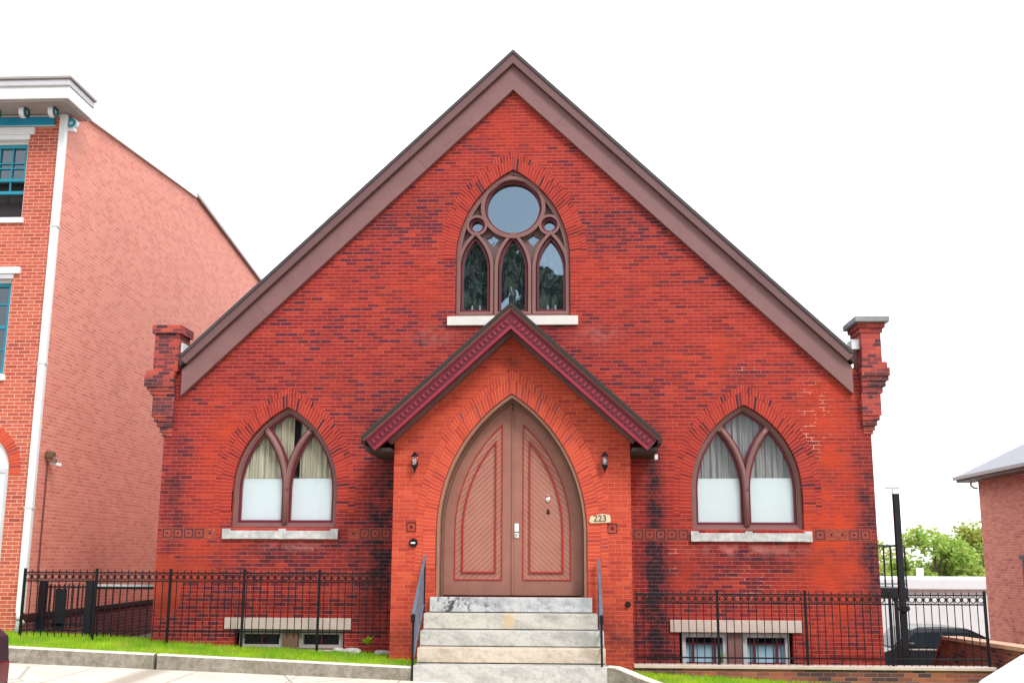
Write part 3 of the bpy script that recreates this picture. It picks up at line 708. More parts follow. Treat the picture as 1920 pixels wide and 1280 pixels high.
m = MB(); m.box(-4.75, -2.7, -.12, -.005, .20, .262); m.build('cellar_sill', M['sill'], ch, bevel=.01)

# ---- porch
PC = .045
dA = Arch(PC, 1.215, 2.2, 4.43, 1.17)
pg = [(-1.875, -.6), (1.965, -.6), (1.965, 3.66), (PC, 5.46), (-1.875, 3.66)]
MB().prism([pg, dA.outline()], -1.0, -.42).build('porch_wall', M['porch_brick'], ch)
MB().box(-1.875, -1.55, -.419, -.002, -.6, 3.5).build('porch_side_wall', M['porch_brick'], ch)
MB().box(1.64, 1.965, -.419, -.002, -.6, 3.5).build('porch_side_wall', M['porch_brick'], ch)
dA.ring(.0, .21, 1.6, -1.005, -.95).build('arch_ring', M['ring_porch'], ch)
dA.ring(.214, .33, 1.5, -1.004, -.95).build('arch_ring', M['ring_porch'], ch)
PS = .912
pr_ = MB().prism([chev(PC, 5.85, PS, 2.40, .065)], -1.50, -.003).build('porch_roof', M['roofdark'], ch)
MB().prism([chev(PC, 5.785, PS, 2.37, .045)], -1.47, -.1).build('crown_moulding', M['umber'], pr_)
MB().prism([chev(PC, 5.74, PS, 2.33, .32)], -1.42, -1.34).build('barge_board', M['maroon'], pr_)
MB().prism([chev(PC, 5.742, PS, 2.32, .035)], -1.445, -1.422).build('red_moulding', M['crimson'], pr_)
MB().prism([chev(PC, 5.48, PS, 2.19, .055)], -1.45, -1.422).build('red_moulding', M['crimson'], pr_)
den = MB(); nd = 33; ux, uz = 1/math.hypot(1, PS), -PS/math.hypot(1, PS)
for sx in (-1, 1):
    for i in range(nd):
        xx = .07 + 2.12*i/(nd-1); zc_ = 5.71 - PS*xx - .115
        a = Vector((ux*sx, 0, uz)); b = Vector((-uz*sx*1.0, 0, ux)); ctr = Vector((PC + sx*xx, 0, zc_))
        q = [ctr + a*(da*.017) + b*(db*.036) for da, db in ((-1,-1),(1,-1),(1,1),(-1,1))]
        den.prism([[(p.x, p.z) for p in q]], -1.44, -1.421)
den.build('dentil_course', M['crimson'], pr_)
MB().prism([chev(PC, 5.56, PS, 2.24, .05)], -1.339, -1.0).build('soffit', M['umber'], pr_)
MB().prism([chev(PC, 5.49, PS, 2.02, .12)], -1.24, -1.004).build('bed_moulding', M['brown_m'], pr_)
for sx in (-1, 1):   # boxed eaves along the porch sides
    m = MB(); x0, x1 = sorted((PC + sx*1.93, PC + sx*2.34)); m.box(x0, x1, -1.36, -.01, 3.45, 3.50); m.build('eave_soffit', M['roofdark'], pr_)
    m = MB(); x0, x1 = sorted((PC + sx*2.33, PC + sx*2.40)); m.box(x0, x1, -1.40, -.01, 3.56, 3.63); m.build('porch_gutter', M['roofdark'], pr_)
MB().box(2.39, 2.44, -.62, -.5, 3.38, 3.46).build('gutter_outlet', M['white'], pr_)
# door frame and leaves
df = MB().prism([dA.outline(.003), dA.outline(.055, 1.1)], -.97, -.50).build('door_frame', trim('tan_brown_paint', (.38,.18,.125), .15), ch, bevel=.01)
MB().prism([dA.outline(.058), dA.outline(.10, 1.1)], -.76, -.50).build('frame_bead', M['umber'], df, bevel=.008)
def half(poly_fn, side, gap):
    """left/right half of an arch outline"""
    pts = poly_fn; out = []
    for x, z in pts:
        if side*(x - PC) >= gap - 1e-6: out.append((x, z))
    return out
def leaf_outline(side, t, zb, xin, n=22):
    """door-leaf shape: straight inner edge at xin, arched outer edge inset t"""
    a = []; 
    za = None; z = zb; zs = [zb] + [dA.sp + i*.05 for i in range(0, 60)]
    for z in zs:
        hwv = dA.hwid(z, t)
        if hwv <= xin: break
        a.append((hwv, z)); za = z
    # solve top corner
    lo, hi = za, za + .05
    for _ in range(30):
        mid = (lo+hi)/2
        if dA.hwid(mid, t) > xin: lo = mid
        else: hi = mid
    a.append((xin + .001, lo)); a.append((xin, zb))
    return [(PC + side*x, z) for x, z in a]
for side, bm_ in ((-1, 'board_l'), (1, 'board_r')):
    o0 = leaf_outline(side, .10, 1.185, .006)
    o1 = leaf_outline(side, .265, 1.42, .165); o2 = leaf_outline(side, .279, 1.435, .180)
    d = MB().prism([o0, o1], -.84, -.76).build('door_leaf', M['door'], ch)
    MB().prism([o1, o2], -.852, -.78).build('outer_moulding', M['doorred'], d)
    o3 = leaf_outline(side, .385, 1.535, .268); o4 = leaf_outline(side, .408, 1.558, .291)
    MB().prism([o2, o3], -.828, -.77).build('panel_border', M['board_r' if side < 0 else 'board_l'] if False else M[bm_], d)
    MB().prism([o3, o4], -.86, -.775).build('inner_moulding', M['doorred'], d, bevel=.005)
    MB().prism([o4], -.826, -.77).build('board_panel', M[bm_], d)
    d.location.y += .20
    if side > 0:
        m = MB(); m.box(PC+.035, PC+.105, -.852, -.841, 2.20, 2.33); m.box(PC+.035, PC+.105, -.852, -.841, 2.10, 2.18); lp = m.build('lock_plate', M['white'], d, bevel=.004)
        MB().lathe(PC+.07, 2.16, [(.02,-.90),(.024,-.88),(.012,-.86),(.012,-.85)], 12, 'Y').build('door_knob', M['chrome'], d, smooth=True)
        m = MB(); m.lathe(.63, 2.72, [(.034,-.85),(.042,-.835),(.042,-.826)], 18, 'Y'); m.lathe(.63, 2.79, [(.014,-.86),(.016,-.826)], 10, 'Y'); m.build('door_knocker', M['chrome'], d, smooth=True)
        m = MB(); m.box(.612, .645, -.838, -.826, 2.50, 2.56); m.box(.606, .66, -.838, -.826, 2.485, 2.51); m.build('peephole', M['iron'], d, bevel=.004)
MB().tube([(PC, -.65, 1.19), (PC, -.65, 4.2)], .018, 8).build('meeting_bead', M['door'], df)
for x, z in ((-1.57, 2.26), (1.66, 2.245)):
    o = tile(x, z, -1.008, 'a')
tag(MB().prism([rect(-1.45,-1.2,.9,1.0)], 0, .01).build('x', M['dark']), 'x', 'x') if False else None

# ================================================================== things on the porch
def lantern(x, z, label):
    t = thing('wall_lantern', (x, -1.0, z), label, 'lantern', 'black wall lanterns beside the church door')
    m = MB(); m.lathe(x, z+.03, [(.035,-1.03),(.04,-1.001)], 14, 'Y'); m.tube([(x,-1.03,z+.03),(x,-1.09,z+.05),(x,-1.11,z+.14),(x,-1.11,z+.19)], .009, 6); m.build('bracket', M['iron'], t)
    MB().lathe(x, -1.11, [(.01,z+.205),(.022,z+.185),(.06,z+.145),(.062,z+.13)], 12).build('lamp_cap', M['iron'], t)
    MB().lathe(x, -1.11, [(.034,z+.0),(.05,z+.128)], 8).build('lamp_glass', M['glass'], t)
    MB().lathe(x, -1.11, [(.012,z+.0),(.026,z+.04),(.03,z+.08),(.016,z+.11)], 10).build('bulb', M['white'], t, smooth=True)
    MB().lathe(x, -1.11, [(.008,z-.125),(.012,z-.1),(.03,z-.055),(.052,z-.02),(.052,z-.002)], 12).build('lamp_base', M['iron'], t)
lantern(-1.52, 3.25, 'small black lantern on porch brick left of the arched door')
lantern(1.55, 3.25, 'small black lantern on porch brick right of the arched door')
t = thing('doorbell', (-1.53, -1.0, 2.01), 'round black doorbell below square tile on left porch pier', 'doorbell')
MB().lathe(-1.53, 2.01, [(.055,-1.05),(.068,-1.03),(.07,-1.001)], 20, 'Y').build('housing', M['iron'], t)
MB().box(-1.565, -1.495, -1.056, -1.0505, 1.995, 2.02).build('push_button', M['white'], t)
t = thing('number_plaque', (1.47, -1.0, 2.395), 'small cream plaque with carved number 223 right of church door', 'number sign')
MB().prism([[(1.29,2.345),(1.33,2.325),(1.62,2.335),(1.64,2.36),(1.625,2.455),(1.50,2.475),(1.44,2.46),(1.32,2.44),(1.30,2.40)]], -1.035, -1.003).build('plaque_board', plain('cream_wood', (.74,.62,.42), .6, .12, 12), t, bevel=.005)
def text(s, size, loc, mat, parent, name, ext=.004):
    cu = bpy.data.curves.new(name, 'FONT'); cu.body = s; cu.size = size; cu.extrude = ext; cu.align_x = 'CENTER'; cu.align_y = 'CENTER'; cu.offset = .002
    tmp = bpy.data.objects.new('tmp', cu); COL.objects.link(tmp); bpy.context.view_layer.update()
    me = bpy.data.meshes.new_from_object(tmp.evaluated_get(bpy.context.evaluated_depsgraph_get())); bpy.data.objects.remove(tmp)
    me.transform(Matrix.Rotation(PI/2, 4, 'X')); me.transform(Matrix.Translation(Vector(loc) - Vector(parent.get('_b', (0,0,0)))))
    me.materials.clear(); me.materials.append(mat); o = bpy.data.objects.new(name, me); COL.objects.link(o); o.parent = parent; return o
text('223', .145, (1.465, -1.038, 2.397), M['umber'], t, 'carved_number')
m = MB(); m.lathe(1.89, 1.07, [(.03,-1.05),(.045,-1.03),(.045,-1.001)], 14, 'Y'); tag(m.build('vent_outlet', M['iron'], loc=(1.89,-1.0,1.07)), 'small round black vent low on right porch pier', 'vent')
# front steps
st = thing('front_steps', (.1, -1.6, 0), 'five pale marble steps leading up to the church door', 'steps')
MB().box(-1.235, 1.325, -1.12, -.44, .943, 1.168).build('threshold_step', M['step_top'], st, bevel=.008)
MB().box(-1.29, 1.40, -1.42, -.99+.0, .702, .930).build('step', M['step_a'], st, bevel=.01)
MB().box(-1.30, 1.485, -1.72, -1.0, .472, .690).build('step', M['step_b'], st, bevel=.01)
MB().box(-1.30, 1.495, -2.02, -1.003, .255, .461).build('step', M['step_c'], st, bevel=.01)
MB().box(-1.312, 1.505, -2.33, -1.006, -.12, .240).build('step', M['step_d'], st, bevel=.01)
m = MB(); m.box(-1.22, 1.30, -1.06, -.72, -.1, .95); m.box(-1.27, 1.44, -1.36, -1.061, -.1, .71); m.box(-1.28, 1.46, -1.66, -1.361, -.1, .48); m.box(-1.28, 1.46, -1.96, -1.661, -.1, .26); m.build('joint_mortar', M['dark'], st)
for X, ztop, lb in ((-1.325, 1.80, 'left'), (1.43, 1.76, 'right')):
    t = thing('handrail', (X, -2.3, .05), 'blue grey steel handrail on the %s side of the marble steps' % lb, 'handrail', 'steel handrails beside the steps')
    pb = (X, -2.34, .96); pt = (X, -1.08, ztop)
    MB().bar(pb, pt, .045, .022).build('top_rail', M['rail'], t)
    MB().bar((X, -2.3, .30), (X, -1.15, 1.05), .02, .02).build('bottom_rail', M['rail'], t)
    MB().bar((X, -2.31, -.03), (X, -2.31, .975), .032, .032).build('post', M['iron'], t)
    MB().bar((X, -1.12, .70), (X, -1.12, ztop-.03), .03, .03).build('post', M['iron'], t)
    MB().box(X-.03, X+.03, -2.36, -2.32, .84, .95).build('rail_end_cap', M['iron'], t)
    bars = MB().bar((X, 0, -.34), (X, 0, .34), .012, .012).build('baluster', M['rail'], t, loc=(0,0,0))
    for i in range(9):
        f = (i+1)/10; y = -2.3 + 1.18*f; zb_ = .30 + .75*f*1.02; zt_ = .97 + (ztop-.98)*f
        o = bars if i == 0 else copyp(bars, (0,0,0), t)
        o.location = Vector((0, y, (zb_+zt_)/2)) - Vector(t['_b']); o.scale = (1, 1, (zt_-zb_)/.68)
    if lb == 'right':
        MB().bar((X+.0, -2.3, .13), (X+.13, -2.2, -.02), .018, .018).build('brace', M['iron'], t)

# ================================================================== fences
def fence(label, x0, x1, y, ztop, zbot, posts, post_bot, postset=None, group='black iron fences in front of the church', picket_w=.012):
    t = thing('iron_fence', ((x0+x1)/2, y, zbot), label, 'fence', group); b = Vector(t['_b'])
    zr1, zr2 = ztop - .055, ztop - .195
    for z in (zr1, zr2): MB().box(x0, x1, y-.012, y+.012, z-.011, z+.011).build('rail', M['iron'], t)
    MB().box(x0, x1, y-.012, y+.012, zbot+.09, zbot+.112).build('rail', M['iron'], t)
    pk = MB().box(-picket_w/2, picket_w/2, -picket_w/2, picket_w/2, zbot - ztop, -.02); pk.add([(-.012,0,-.03),(.012,0,-.03),(0,0,.0),(0,-.006,-.03),(0,.006,-.03)], [(0,3,2),(3,1,2),(1,4,2),(4,0,2)])
    p0 = pk.build('picket', M['iron'], t, loc=(0,0,0)); n = int(round((x1-x0)/.118)); fst = True; sp = (x1-x0)/n
    r0 = MB().prism([circ(0, 0, .052, 18), circ(0, 0, .038, 18)], -.007, .007).build('scroll_ring', M['iron'], t, loc=(0,0,0)); fr = True
    for i in range(n+1):
        x = x0 + sp*i
        if min(abs(x-q) for q in posts) > .035:
            o = p0 if fst else copyp(p0, (0,0,0), t); fst = False; o.location = Vector((x, y, ztop)) - b
        if i < n and min(abs(x + sp/2 - q) for q in posts) > .02:
            o = r0 if fr else copyp(r0, (0,0,0), t); fr = False; o.location = Vector((x + sp/2, y, (zr1+zr2)/2)) - b
    for q in posts:
        MB().box(q-.019, q+.019, y-.019, y+.019, post_bot, ztop+.012).build('post', M['iron'], t)
    return t
fence('black iron fence with ring frieze on the lawn left of the porch', -8.17, -2.02, -.4, 1.565, .47, [-8.17,-6.94,-5.68,-4.43,-3.17], .2)
fence('black iron fence with ring frieze on the low wall right of the porch', 2.02, 7.44, -.9, 1.285, .16, [3.30,4.67,5.98,7.44], .1)
# alley gate and railing between the buildings
t = thing('alley_gate', (-8.1, 1.0, .45), 'heavy black gate between thick posts in the alley', 'gate')
for x in (-8.50, -7.64): MB().box(x-.06, x+.06, .94, 1.06, .2, 1.34).build('gate_post', M['post'], t, bevel=.01)
m = MB(); [m.box(-8.43, -7.71, .985, 1.015, z, z+.03) for z in (.56, 1.22)]; m.build('gate_rail', M['post'], t)
pk = MB().box(-.009,.009,-.009,.009,-.38,.38).build('picket', M['post'], t, loc=(0,0,0))
for i in range(8):
    o = pk if i == 0 else copyp(pk, (0,0,0), t); o.location = Vector((-8.38 + .086*i, 1.0, .9)) - Vector(t['_b'])
MB().box(-8.27, -8.07, .985, 1.015, .46, 1.2).build('gate_panel', M['post'], t)
t = thing('alley_railing', (-7.05, 1.05, .45), 'low dark railing with worn pale top bar in the alley', 'railing')
MB().box(-7.58, -6.4, 1.03, 1.07, 1.245, 1.285).build('top_bar', M['pvc'], t)
MB().box(-7.58, -6.4, 1.025, 1.075, 1.20, 1.243).build('under_bar', M['iron'], t)
pk = MB().box(-.008,.008,-.008,.008,-.4,.38).build('picket', M['iron'], t, loc=(0,0,0))
for i in range(9):
    o = pk if i == 0 else copyp(pk, (0,0,0), t); o.location = Vector((-7.5 + .13*i, 1.05, .82)) - Vector(t['_b'])

# ================================================================== low walls on the right
t = thing('garden_wall', (4.7, -.9, 0), 'low brown brick wall with pink coping under the right iron fence', 'wall')
MB().box(1.97, 7.46, -1.0, -.76, -.6, .105).build('wall_face', M['low_brick'], t)
MB().box(1.968, 7.50, -1.035, -.74, .108, .158).build('coping', M['cream'], t, bevel=.006)
t = thing('ramp_wall', (7.8, -1, 0), 'brown brick wall with stone coping and sloped end beside the driveway', 'wall')
MB().prism([[(-8,-.8),(2.75,-.8),(2.75,-.28),(1.95,.37),(-8,.56)]], 7.72, 8.0, 'YZ').build('wall_face', M['low_brick'], t)
MB().prism([[(-8,.562),(1.95,.372),(1.99,.43),(-8,.625)]], 7.68, 8.04, 'YZ').build('coping', plain('tan_coping', (.62,.36,.24), .75, .15, 6), t)
MB().prism([[(1.96,.372),(2.75,-.278),(2.82,-.24),(2.0,.43)]], 7.685, 8.035, 'YZ').build('coping', M['low_brick'], t)

# ================================================================== left townhouse
LX = -8.61; LY = .5
lb = thing('townhouse', (-10.6, LY, .45), 'tall red brick townhouse with white cornice, blue frieze panel and teal windows', 'house')
wins = [(-10.32, -9.30, 8.02, 9.60), (-10.36, -9.36, 5.02, 6.86)]
def archpoly(cx, hw, zs, zb, n=16): return [(cx-hw, zb), (cx+hw, zb)] + [(cx + hw*math.cos(PI*i/n), zs + hw*math.sin(PI*i/n)) for i in range(n+1)]
doorp = archpoly(-9.77, .68, 3.30, .55)
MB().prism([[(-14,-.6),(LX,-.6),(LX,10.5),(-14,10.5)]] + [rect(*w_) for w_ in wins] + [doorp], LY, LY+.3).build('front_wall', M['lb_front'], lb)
prof = [(LY,-.6),(17,-.6),(17,9.7),(13.9,10.22),(7.7,10.93),(2.0,10.64),(LY,10.5)]
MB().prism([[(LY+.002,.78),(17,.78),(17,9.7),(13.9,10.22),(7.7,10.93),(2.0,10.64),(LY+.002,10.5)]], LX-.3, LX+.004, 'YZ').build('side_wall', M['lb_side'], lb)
MB().prism([[(LY+.002,-2.5),(17,-2.5),(17,.83),(LY+.002,.69)]], LX-.3, LX+.02, 'YZ').build('side_base_wall', M['lb_base'], lb)
MB().prism([[(LY+.002,.69),(17,.83),(17,.91),(LY+.002,.77)]], LX-.2, LX+.05, 'YZ').build('water_table', plain('dark_ledge', (.045,.012,.015), .7, .2, 5), lb)
MB().box(-14, LX-.31, LY+.31, 16.9, -.6, 9.6).build('rear_mass', M['dark'], lb)
rf2 = MB().prism([[(LY-.3,10.55),(2.0,10.70),(7.7,10.99),(13.9,10.29),(17.2,9.7),(17.2,9.6),(13.9,10.21),(7.7,10.92),(2.0,10.64),(LY-.3,10.50)]], -14, LX+.06, 'YZ').build('roof', M['grey_white'], lb)
MB().prism([[(.86,10.30),(7.7,10.86),(7.7,10.985),(4,10.88),(.86,10.62)]], LX+.005, LX+.07, 'YZ').build('rake_trim', M['white'], rf2)
MB().prism([[(7.7,10.90),(13.9,10.19),(17,9.66),(17,9.72),(13.9,10.26),(7.7,10.985)]], LX+.006, LX+.09, 'YZ').build('rake_trim', M['grey_trim'], rf2)
# cornice wraps the corner
co = MB().box(-14, LX+.36, LY-.72, LY-.18+.0, 10.10, 10.33).build('cornice', M['white'], lb)
MB().box(-14, LX+.38, LY-.76, LY-.1, 10.333, 10.46).build('crown_moulding', M['grey_white'], co, bevel=.02)
MB().box(-14, LX+.42, LY-.80, LY-.05, 10.463, 10.515).build('gutter_lip', M['grey_trim'], co, bevel=.008)
m = MB(); m.box(LX+.03, LX+.36, LY-.178, .82, 10.10, 10.33); m.build('return_cornice', M['white'], co)
m = MB(); m.box(LX+.03, LX+.38, LY-.098, .84, 10.334, 10.462); m.build('return_crown', M['grey_white'], co, bevel=.02)
m = MB(); m.box(LX+.03, LX+.42, LY-.048, .85, 10.464, 10.513); m.build('return_lip', M['grey_trim'], co)
MB().box(-14, LX+.30, LY-.66, LY-.002, 10.06, 10.098).build('soffit', M['grey_trim'], co)
MB().box(LX+.005, LX+.30, LY+.0, .80, 10.06, 10.098).build('soffit', M['grey_trim'], co)
MB().box(-14, LX-.02, LY-.07, LY-.003, 10.02, 10.058).build('frieze', M['grey_trim'], co)
MB().box(-14, LX-.02, LY-.10, LY-.071, 10.015, 10.035).build('frieze_bead', M['grey_white'], co)
MB().box(-14, LX-.21, LY-.045, LY-.004, 9.862, 10.012).build('blue_panel', M['blue'], co)
MB().box(-14, LX-.185, LY-.035, LY-.0045, 9.84, 9.86).build('panel_moulding', M['paleteal'], co)
def scroll(x, y, ax):
    """scrolled bracket; ax 'X' = mounted on the front wall, disc faces sideways"""
    m = MB(); mm = MB()
    if ax == 'X':
        o = MB(); o.v = []; q = circ(y, 9.985, .11, 20)
        o.prism([q], x-.05, x+.045, 'YZ'); b = o.build('bracket', M['white'], co)
        MB().prism([circ(y, 9.985, .112, 20), circ(y, 9.985, .05, 20)], x+.046, x+.066, 'YZ').build('bracket_ring', M['teal_d'], b)
        MB().prism([circ(y, 9.985, .03, 14)], x+.046, x+.06, 'YZ').build('bracket_boss', M['grey_white'], b)
    else:
        b = MB().prism([circ(x, 9.90, .10, 20)], y, y+.1).build('bracket', M['white'], co)
        MB().prism([circ(x-.01, 9.90, .088, 20), circ(x-.01, 9.90, .04, 20)], y-.02, y-.001).build('bracket_ring', M['teal'], b)
        MB().box(x-.09, x+.06, y+.005, y+.095, 9.74, 9.80).build('bracket_foot', M['white'], b)
for x in (-8.70, -9.26, -9.82, -10.38, -10.94): scroll(x, LY-.36, 'X')
scroll(LX+.13, LY-.02, 'Y')
for i, (x0, x1, z0, z1) in enumerate(wins):
    wf = MB().prism([rect(x0+.001, x1-.001, z0+.001, z1-.001), rect(x0+.05, x1-.05, z0+.045, z1-.08)], LY+.08, LY+.18).build('sash_window', M['white'], lb)
    MB().prism([rect(x0+.051, x1-.051, (z0+z1)/2-.03 if i == 0 else z0+.046, z1-.081), rect(x0+.10, x1-.10, (z0+z1)/2+.03 if i == 0 else z0+.12, z1-.15)], LY+.10, LY+.16).build('sash_frame', M['teal'], wf)
    m = MB(); zm = (z0+z1)/2
    if i == 0:
        for xx in (x1-.35, x1-.6, x1-.85): m.box(xx-.012, xx+.012, LY+.12, LY+.15, zm-.03, z1-.151)
        for zz in (z1-.45, zm+.24): m.box(x0+.101, x1-.101, LY+.121, LY+.149, zz-.012, zz+.012)
        m.box(x0+.051, x1-.051, LY+.105, LY+.158, zm-.28, zm-.22)
        for xx in (x1-.35,): m.box(xx-.012, xx+.012, LY+.12, LY+.15, zm-.22, zm-.031)
    else:
        m.box(x0+.101, x1-.101, LY+.105, LY+.158, zm-.03, zm+.03)
        for zz in (zm+.44, zm-.42): m.box(x0+.101, x1-.101, LY+.12, LY+.15, zz-.014, zz+.014)
        for xx in (x1-.5,): m.box(xx-.012, xx+.012, LY+.121, LY+.149, z0+.121, z1-.151)
    m.build('muntin', M['teal'], wf)
    MB().box(x0+.05, x1-.05, LY+.155, LY+.159, z0 + (.045 if i else .74), z1-.08).build('pane', M['glass_tea'], wf)
    MB().box(x0, x1, LY+.29, LY+.305, z0, z1).build('window_backing', M['dark'], wf)
    MB().box(x0-.05, x1+.05, LY-.05, LY+.07, z0-.10, z0-.002).build('sill', M['white'], wf, bevel=.005)
    MB().box(x0-.1, x1+(.11 if i == 0 else .14), LY-.05, LY+.05, z1+.075, z1+(.22 if i == 0 else .20)).build('lintel', M['white'], wf, bevel=.005)
    MB().box(x0-.02, x1+.02, LY-.03, LY+.05, z1-.02, z1+.072).build('head_casing', M['white'] if i == 0 else M['grey_white'], wf)
ed = MB().prism([archpoly(-9.77, .678, 3.30, .552)], LY+.05, LY+.12).build('arched_entrance', M['white'], lb)
m = MB(); m.box(-10.4, -9.10, LY+.03, LY+.049, 3.25, 3.32); m.box(-9.17, -9.10, LY+.03, LY+.049, .56, 3.249); m.build('entrance_trim', M['grey_white'], ed)
A_ = Arch(-9.77, .68, 3.30, 3.98, .55)
A_.R = .68; A_.c = 0.0
A_.ring(0, .21, 3.2, LY-.005, LY+.05).build('arch_ring', M['ring_porch'], lb)
# downspout
ds = thing('downspout', (LX, LY-.1, .6), 'white square downspout running down the corner of the brick townhouse', 'downspout')
MB().box(LX-.065, LX+.065, LY-.125, LY-.015, .80, 10.05).build('spout_pipe', M['white'], ds, bevel=.012)
MB().tube([(LX, LY-.07, .86), (LX-.005, LY-.09, .76), (LX+.03, LY-.13, .68), (LX+.09, LY-.15, .62)], .055, 10).build('spout_shoe', M['white'], ds, smooth=True)
for z in (2.6, 5.2, 7.8): MB().box(LX-.08, LX+.08, LY-.13, LY-.005, z, z+.035).build('strap', M['grey_white'], ds)
t = thing('standpipe', (LX+.09, LY-.25, .4), 'short pale grey drain pipe stub beside the foot of the downspout', 'pipe')
MB().tube([(LX+.05, LY-.25, .4), (LX+.07, LY-.25, .60), (LX+.08, LY-.25, .72)], .045, 10).build('pipe_stub', M['pvc'], t, smooth=True)
MB().tube([(LX+.08, LY-.25, .69), (LX+.08, LY-.25, .76)], .055, 10).build('pipe_collar', M['grey_white'], t, smooth=True)
wl = thing('security_light', (LX+.02, .85, 3.55), 'brown security light with white lamp on the townhouse side wall', 'light')
MB().box(LX+.02, LX+.16, .78, .94, 3.53, 3.66).build('light_housing', plain('bronze', (.16,.10,.05), .5, .3, 8), wl, bevel=.02)
MB().lathe(LX+.16, .86, [(.02,3.56),(.055,3.52),(.06,3.46)], 12).build('lamp_head', M['umber'], wl)
MB().tube([(LX+.1, .86, 3.47), (LX+.2, .9, 3.43), (LX+.28, .92, 3.41)], .03, 8).build('lamp_tube', M['white'], wl)
MB().tube([(LX+.04, .88, 3.5), (LX+.04, .88, 1.3)], .014, 6).build('conduit', plain('brown_conduit', (.16,.04,.045), .6, .2, 5), wl)

# ================================================================== right side: post, landing, garage, house, cars, trees
t = thing('steel_post', (6.53, .3, -.2), 'tall black square steel post behind the right iron fence', 'post')
MB().box(6.48, 6.58, .25, .35, -.5, 2.86).build('post_shaft', M['post'], t, bevel=.006)
MB().box(6.475, 6.585, .245, .355, 2.862, 2.875).build('post_cap', M['iron'], t)
m = MB(); m.lathe(6.53, .98, [(.05,.20),(.07,.22),(.07,.249)], 14, 'Y'); m.tube([(6.44,.24,.98),(6.62,.24,.98)], .035, 8); m.build('latch', M['iron'], t)
t = thing('side_landing', (6.5, 2.2, -.3), 'black steel side landing with thin railing beside the church wall', 'landing')
MB().box(6.11, 7.06, 1.7, 3.0, 1.09, 1.285).build('deck', M['post'], t, bevel=.01)
m = MB(); m.box(6.11, 7.04, 1.72, 1.75, 2.01, 2.04); m.box(7.01, 7.04, 1.751, 2.98, 2.01, 2.04); m.box(6.11, 7.04, 1.722, 1.748, 1.34, 1.36); m.build('top_rail', plain('green_black_steel', (.02,.05,.05), .4, .2, 6), t)
pk = MB().box(-.012,.012,-.012,.012,-.36,.36).build('baluster', M['iron'], t, loc=(0,0,0))
for i in range(8):
    o = pk if i == 0 else copyp(pk, (0,0,0), t); o.location = Vector((6.17 + .125*i, 1.735, 1.65)) - Vector(t['_b'])
for x in (6.85,): MB().box(x-.03, x+.03, 1.74, 1.80, -.8, 1.088).build('landing_leg', M['post'], t)
M['garage'] = plain('garage_white', (.86,.91,.95), .5, .05, 2)
g1 = thing('white_garage', (14, 22, -2.8), 'long low white garage with flat roof behind the parking lot', 'garage')
MB().box(7, 24, 22, 30, -3.2, .78).build('garage_wall', M['garage'], g1)
MB().box(6.9, 24.1, 21.85, 30.1, .79, 1.1).build('roof_fascia', M['garage'], g1)
MB().box(6.9, 24.1, 21.84, 21.95, .755, .785).build('drip_edge', M['grey_white'], g1)
MB().box(13.72, 13.92, 22.6, 22.8, 1.1, 1.5).build('vent_pipe', M['white'], g1)
h = thing('brick_house', (15, 8, -1), 'brick house with grey shingle roof at the right edge', 'house')
HX = 12.96
MB().box(HX, 20, 4.0, 14.0, -3.2, 4.02).build('wall', M['rb_brick'], h)
hr = MB().prism([[(12.45,4.10),(12.45,4.19),(17,6.37),(21.5,4.19),(21.5,4.10),(17,6.25)]], 3.6, 14.4)
hr.build('roof', M['roofgrey'], h)
MB().box(12.47, HX-.002, 3.62, 14.38, 4.02, 4.098).build('soffit', M['brown_d'], h)
MB().box(12.36, 12.448, 3.62, 14.38, 4.09, 4.18).build('gutter', M['grey_trim'], h)
MB().tube([(12.8,14.1,4.05),(12.78,14.1,3.93),(12.86,14.1,3.86),(12.97,14.1,3.84)], .03, 6).build('gutter_elbow', M['grey_white'], h)
sh = MB().box(HX-.03, HX-.001, 10.5, 11.28, .9, 1.78).build('window', M['maroon'], h)
MB().box(HX-.06, HX-.001, 10.4, 11.34, 1.8, 1.9).build('window_hood', M['post'], h)

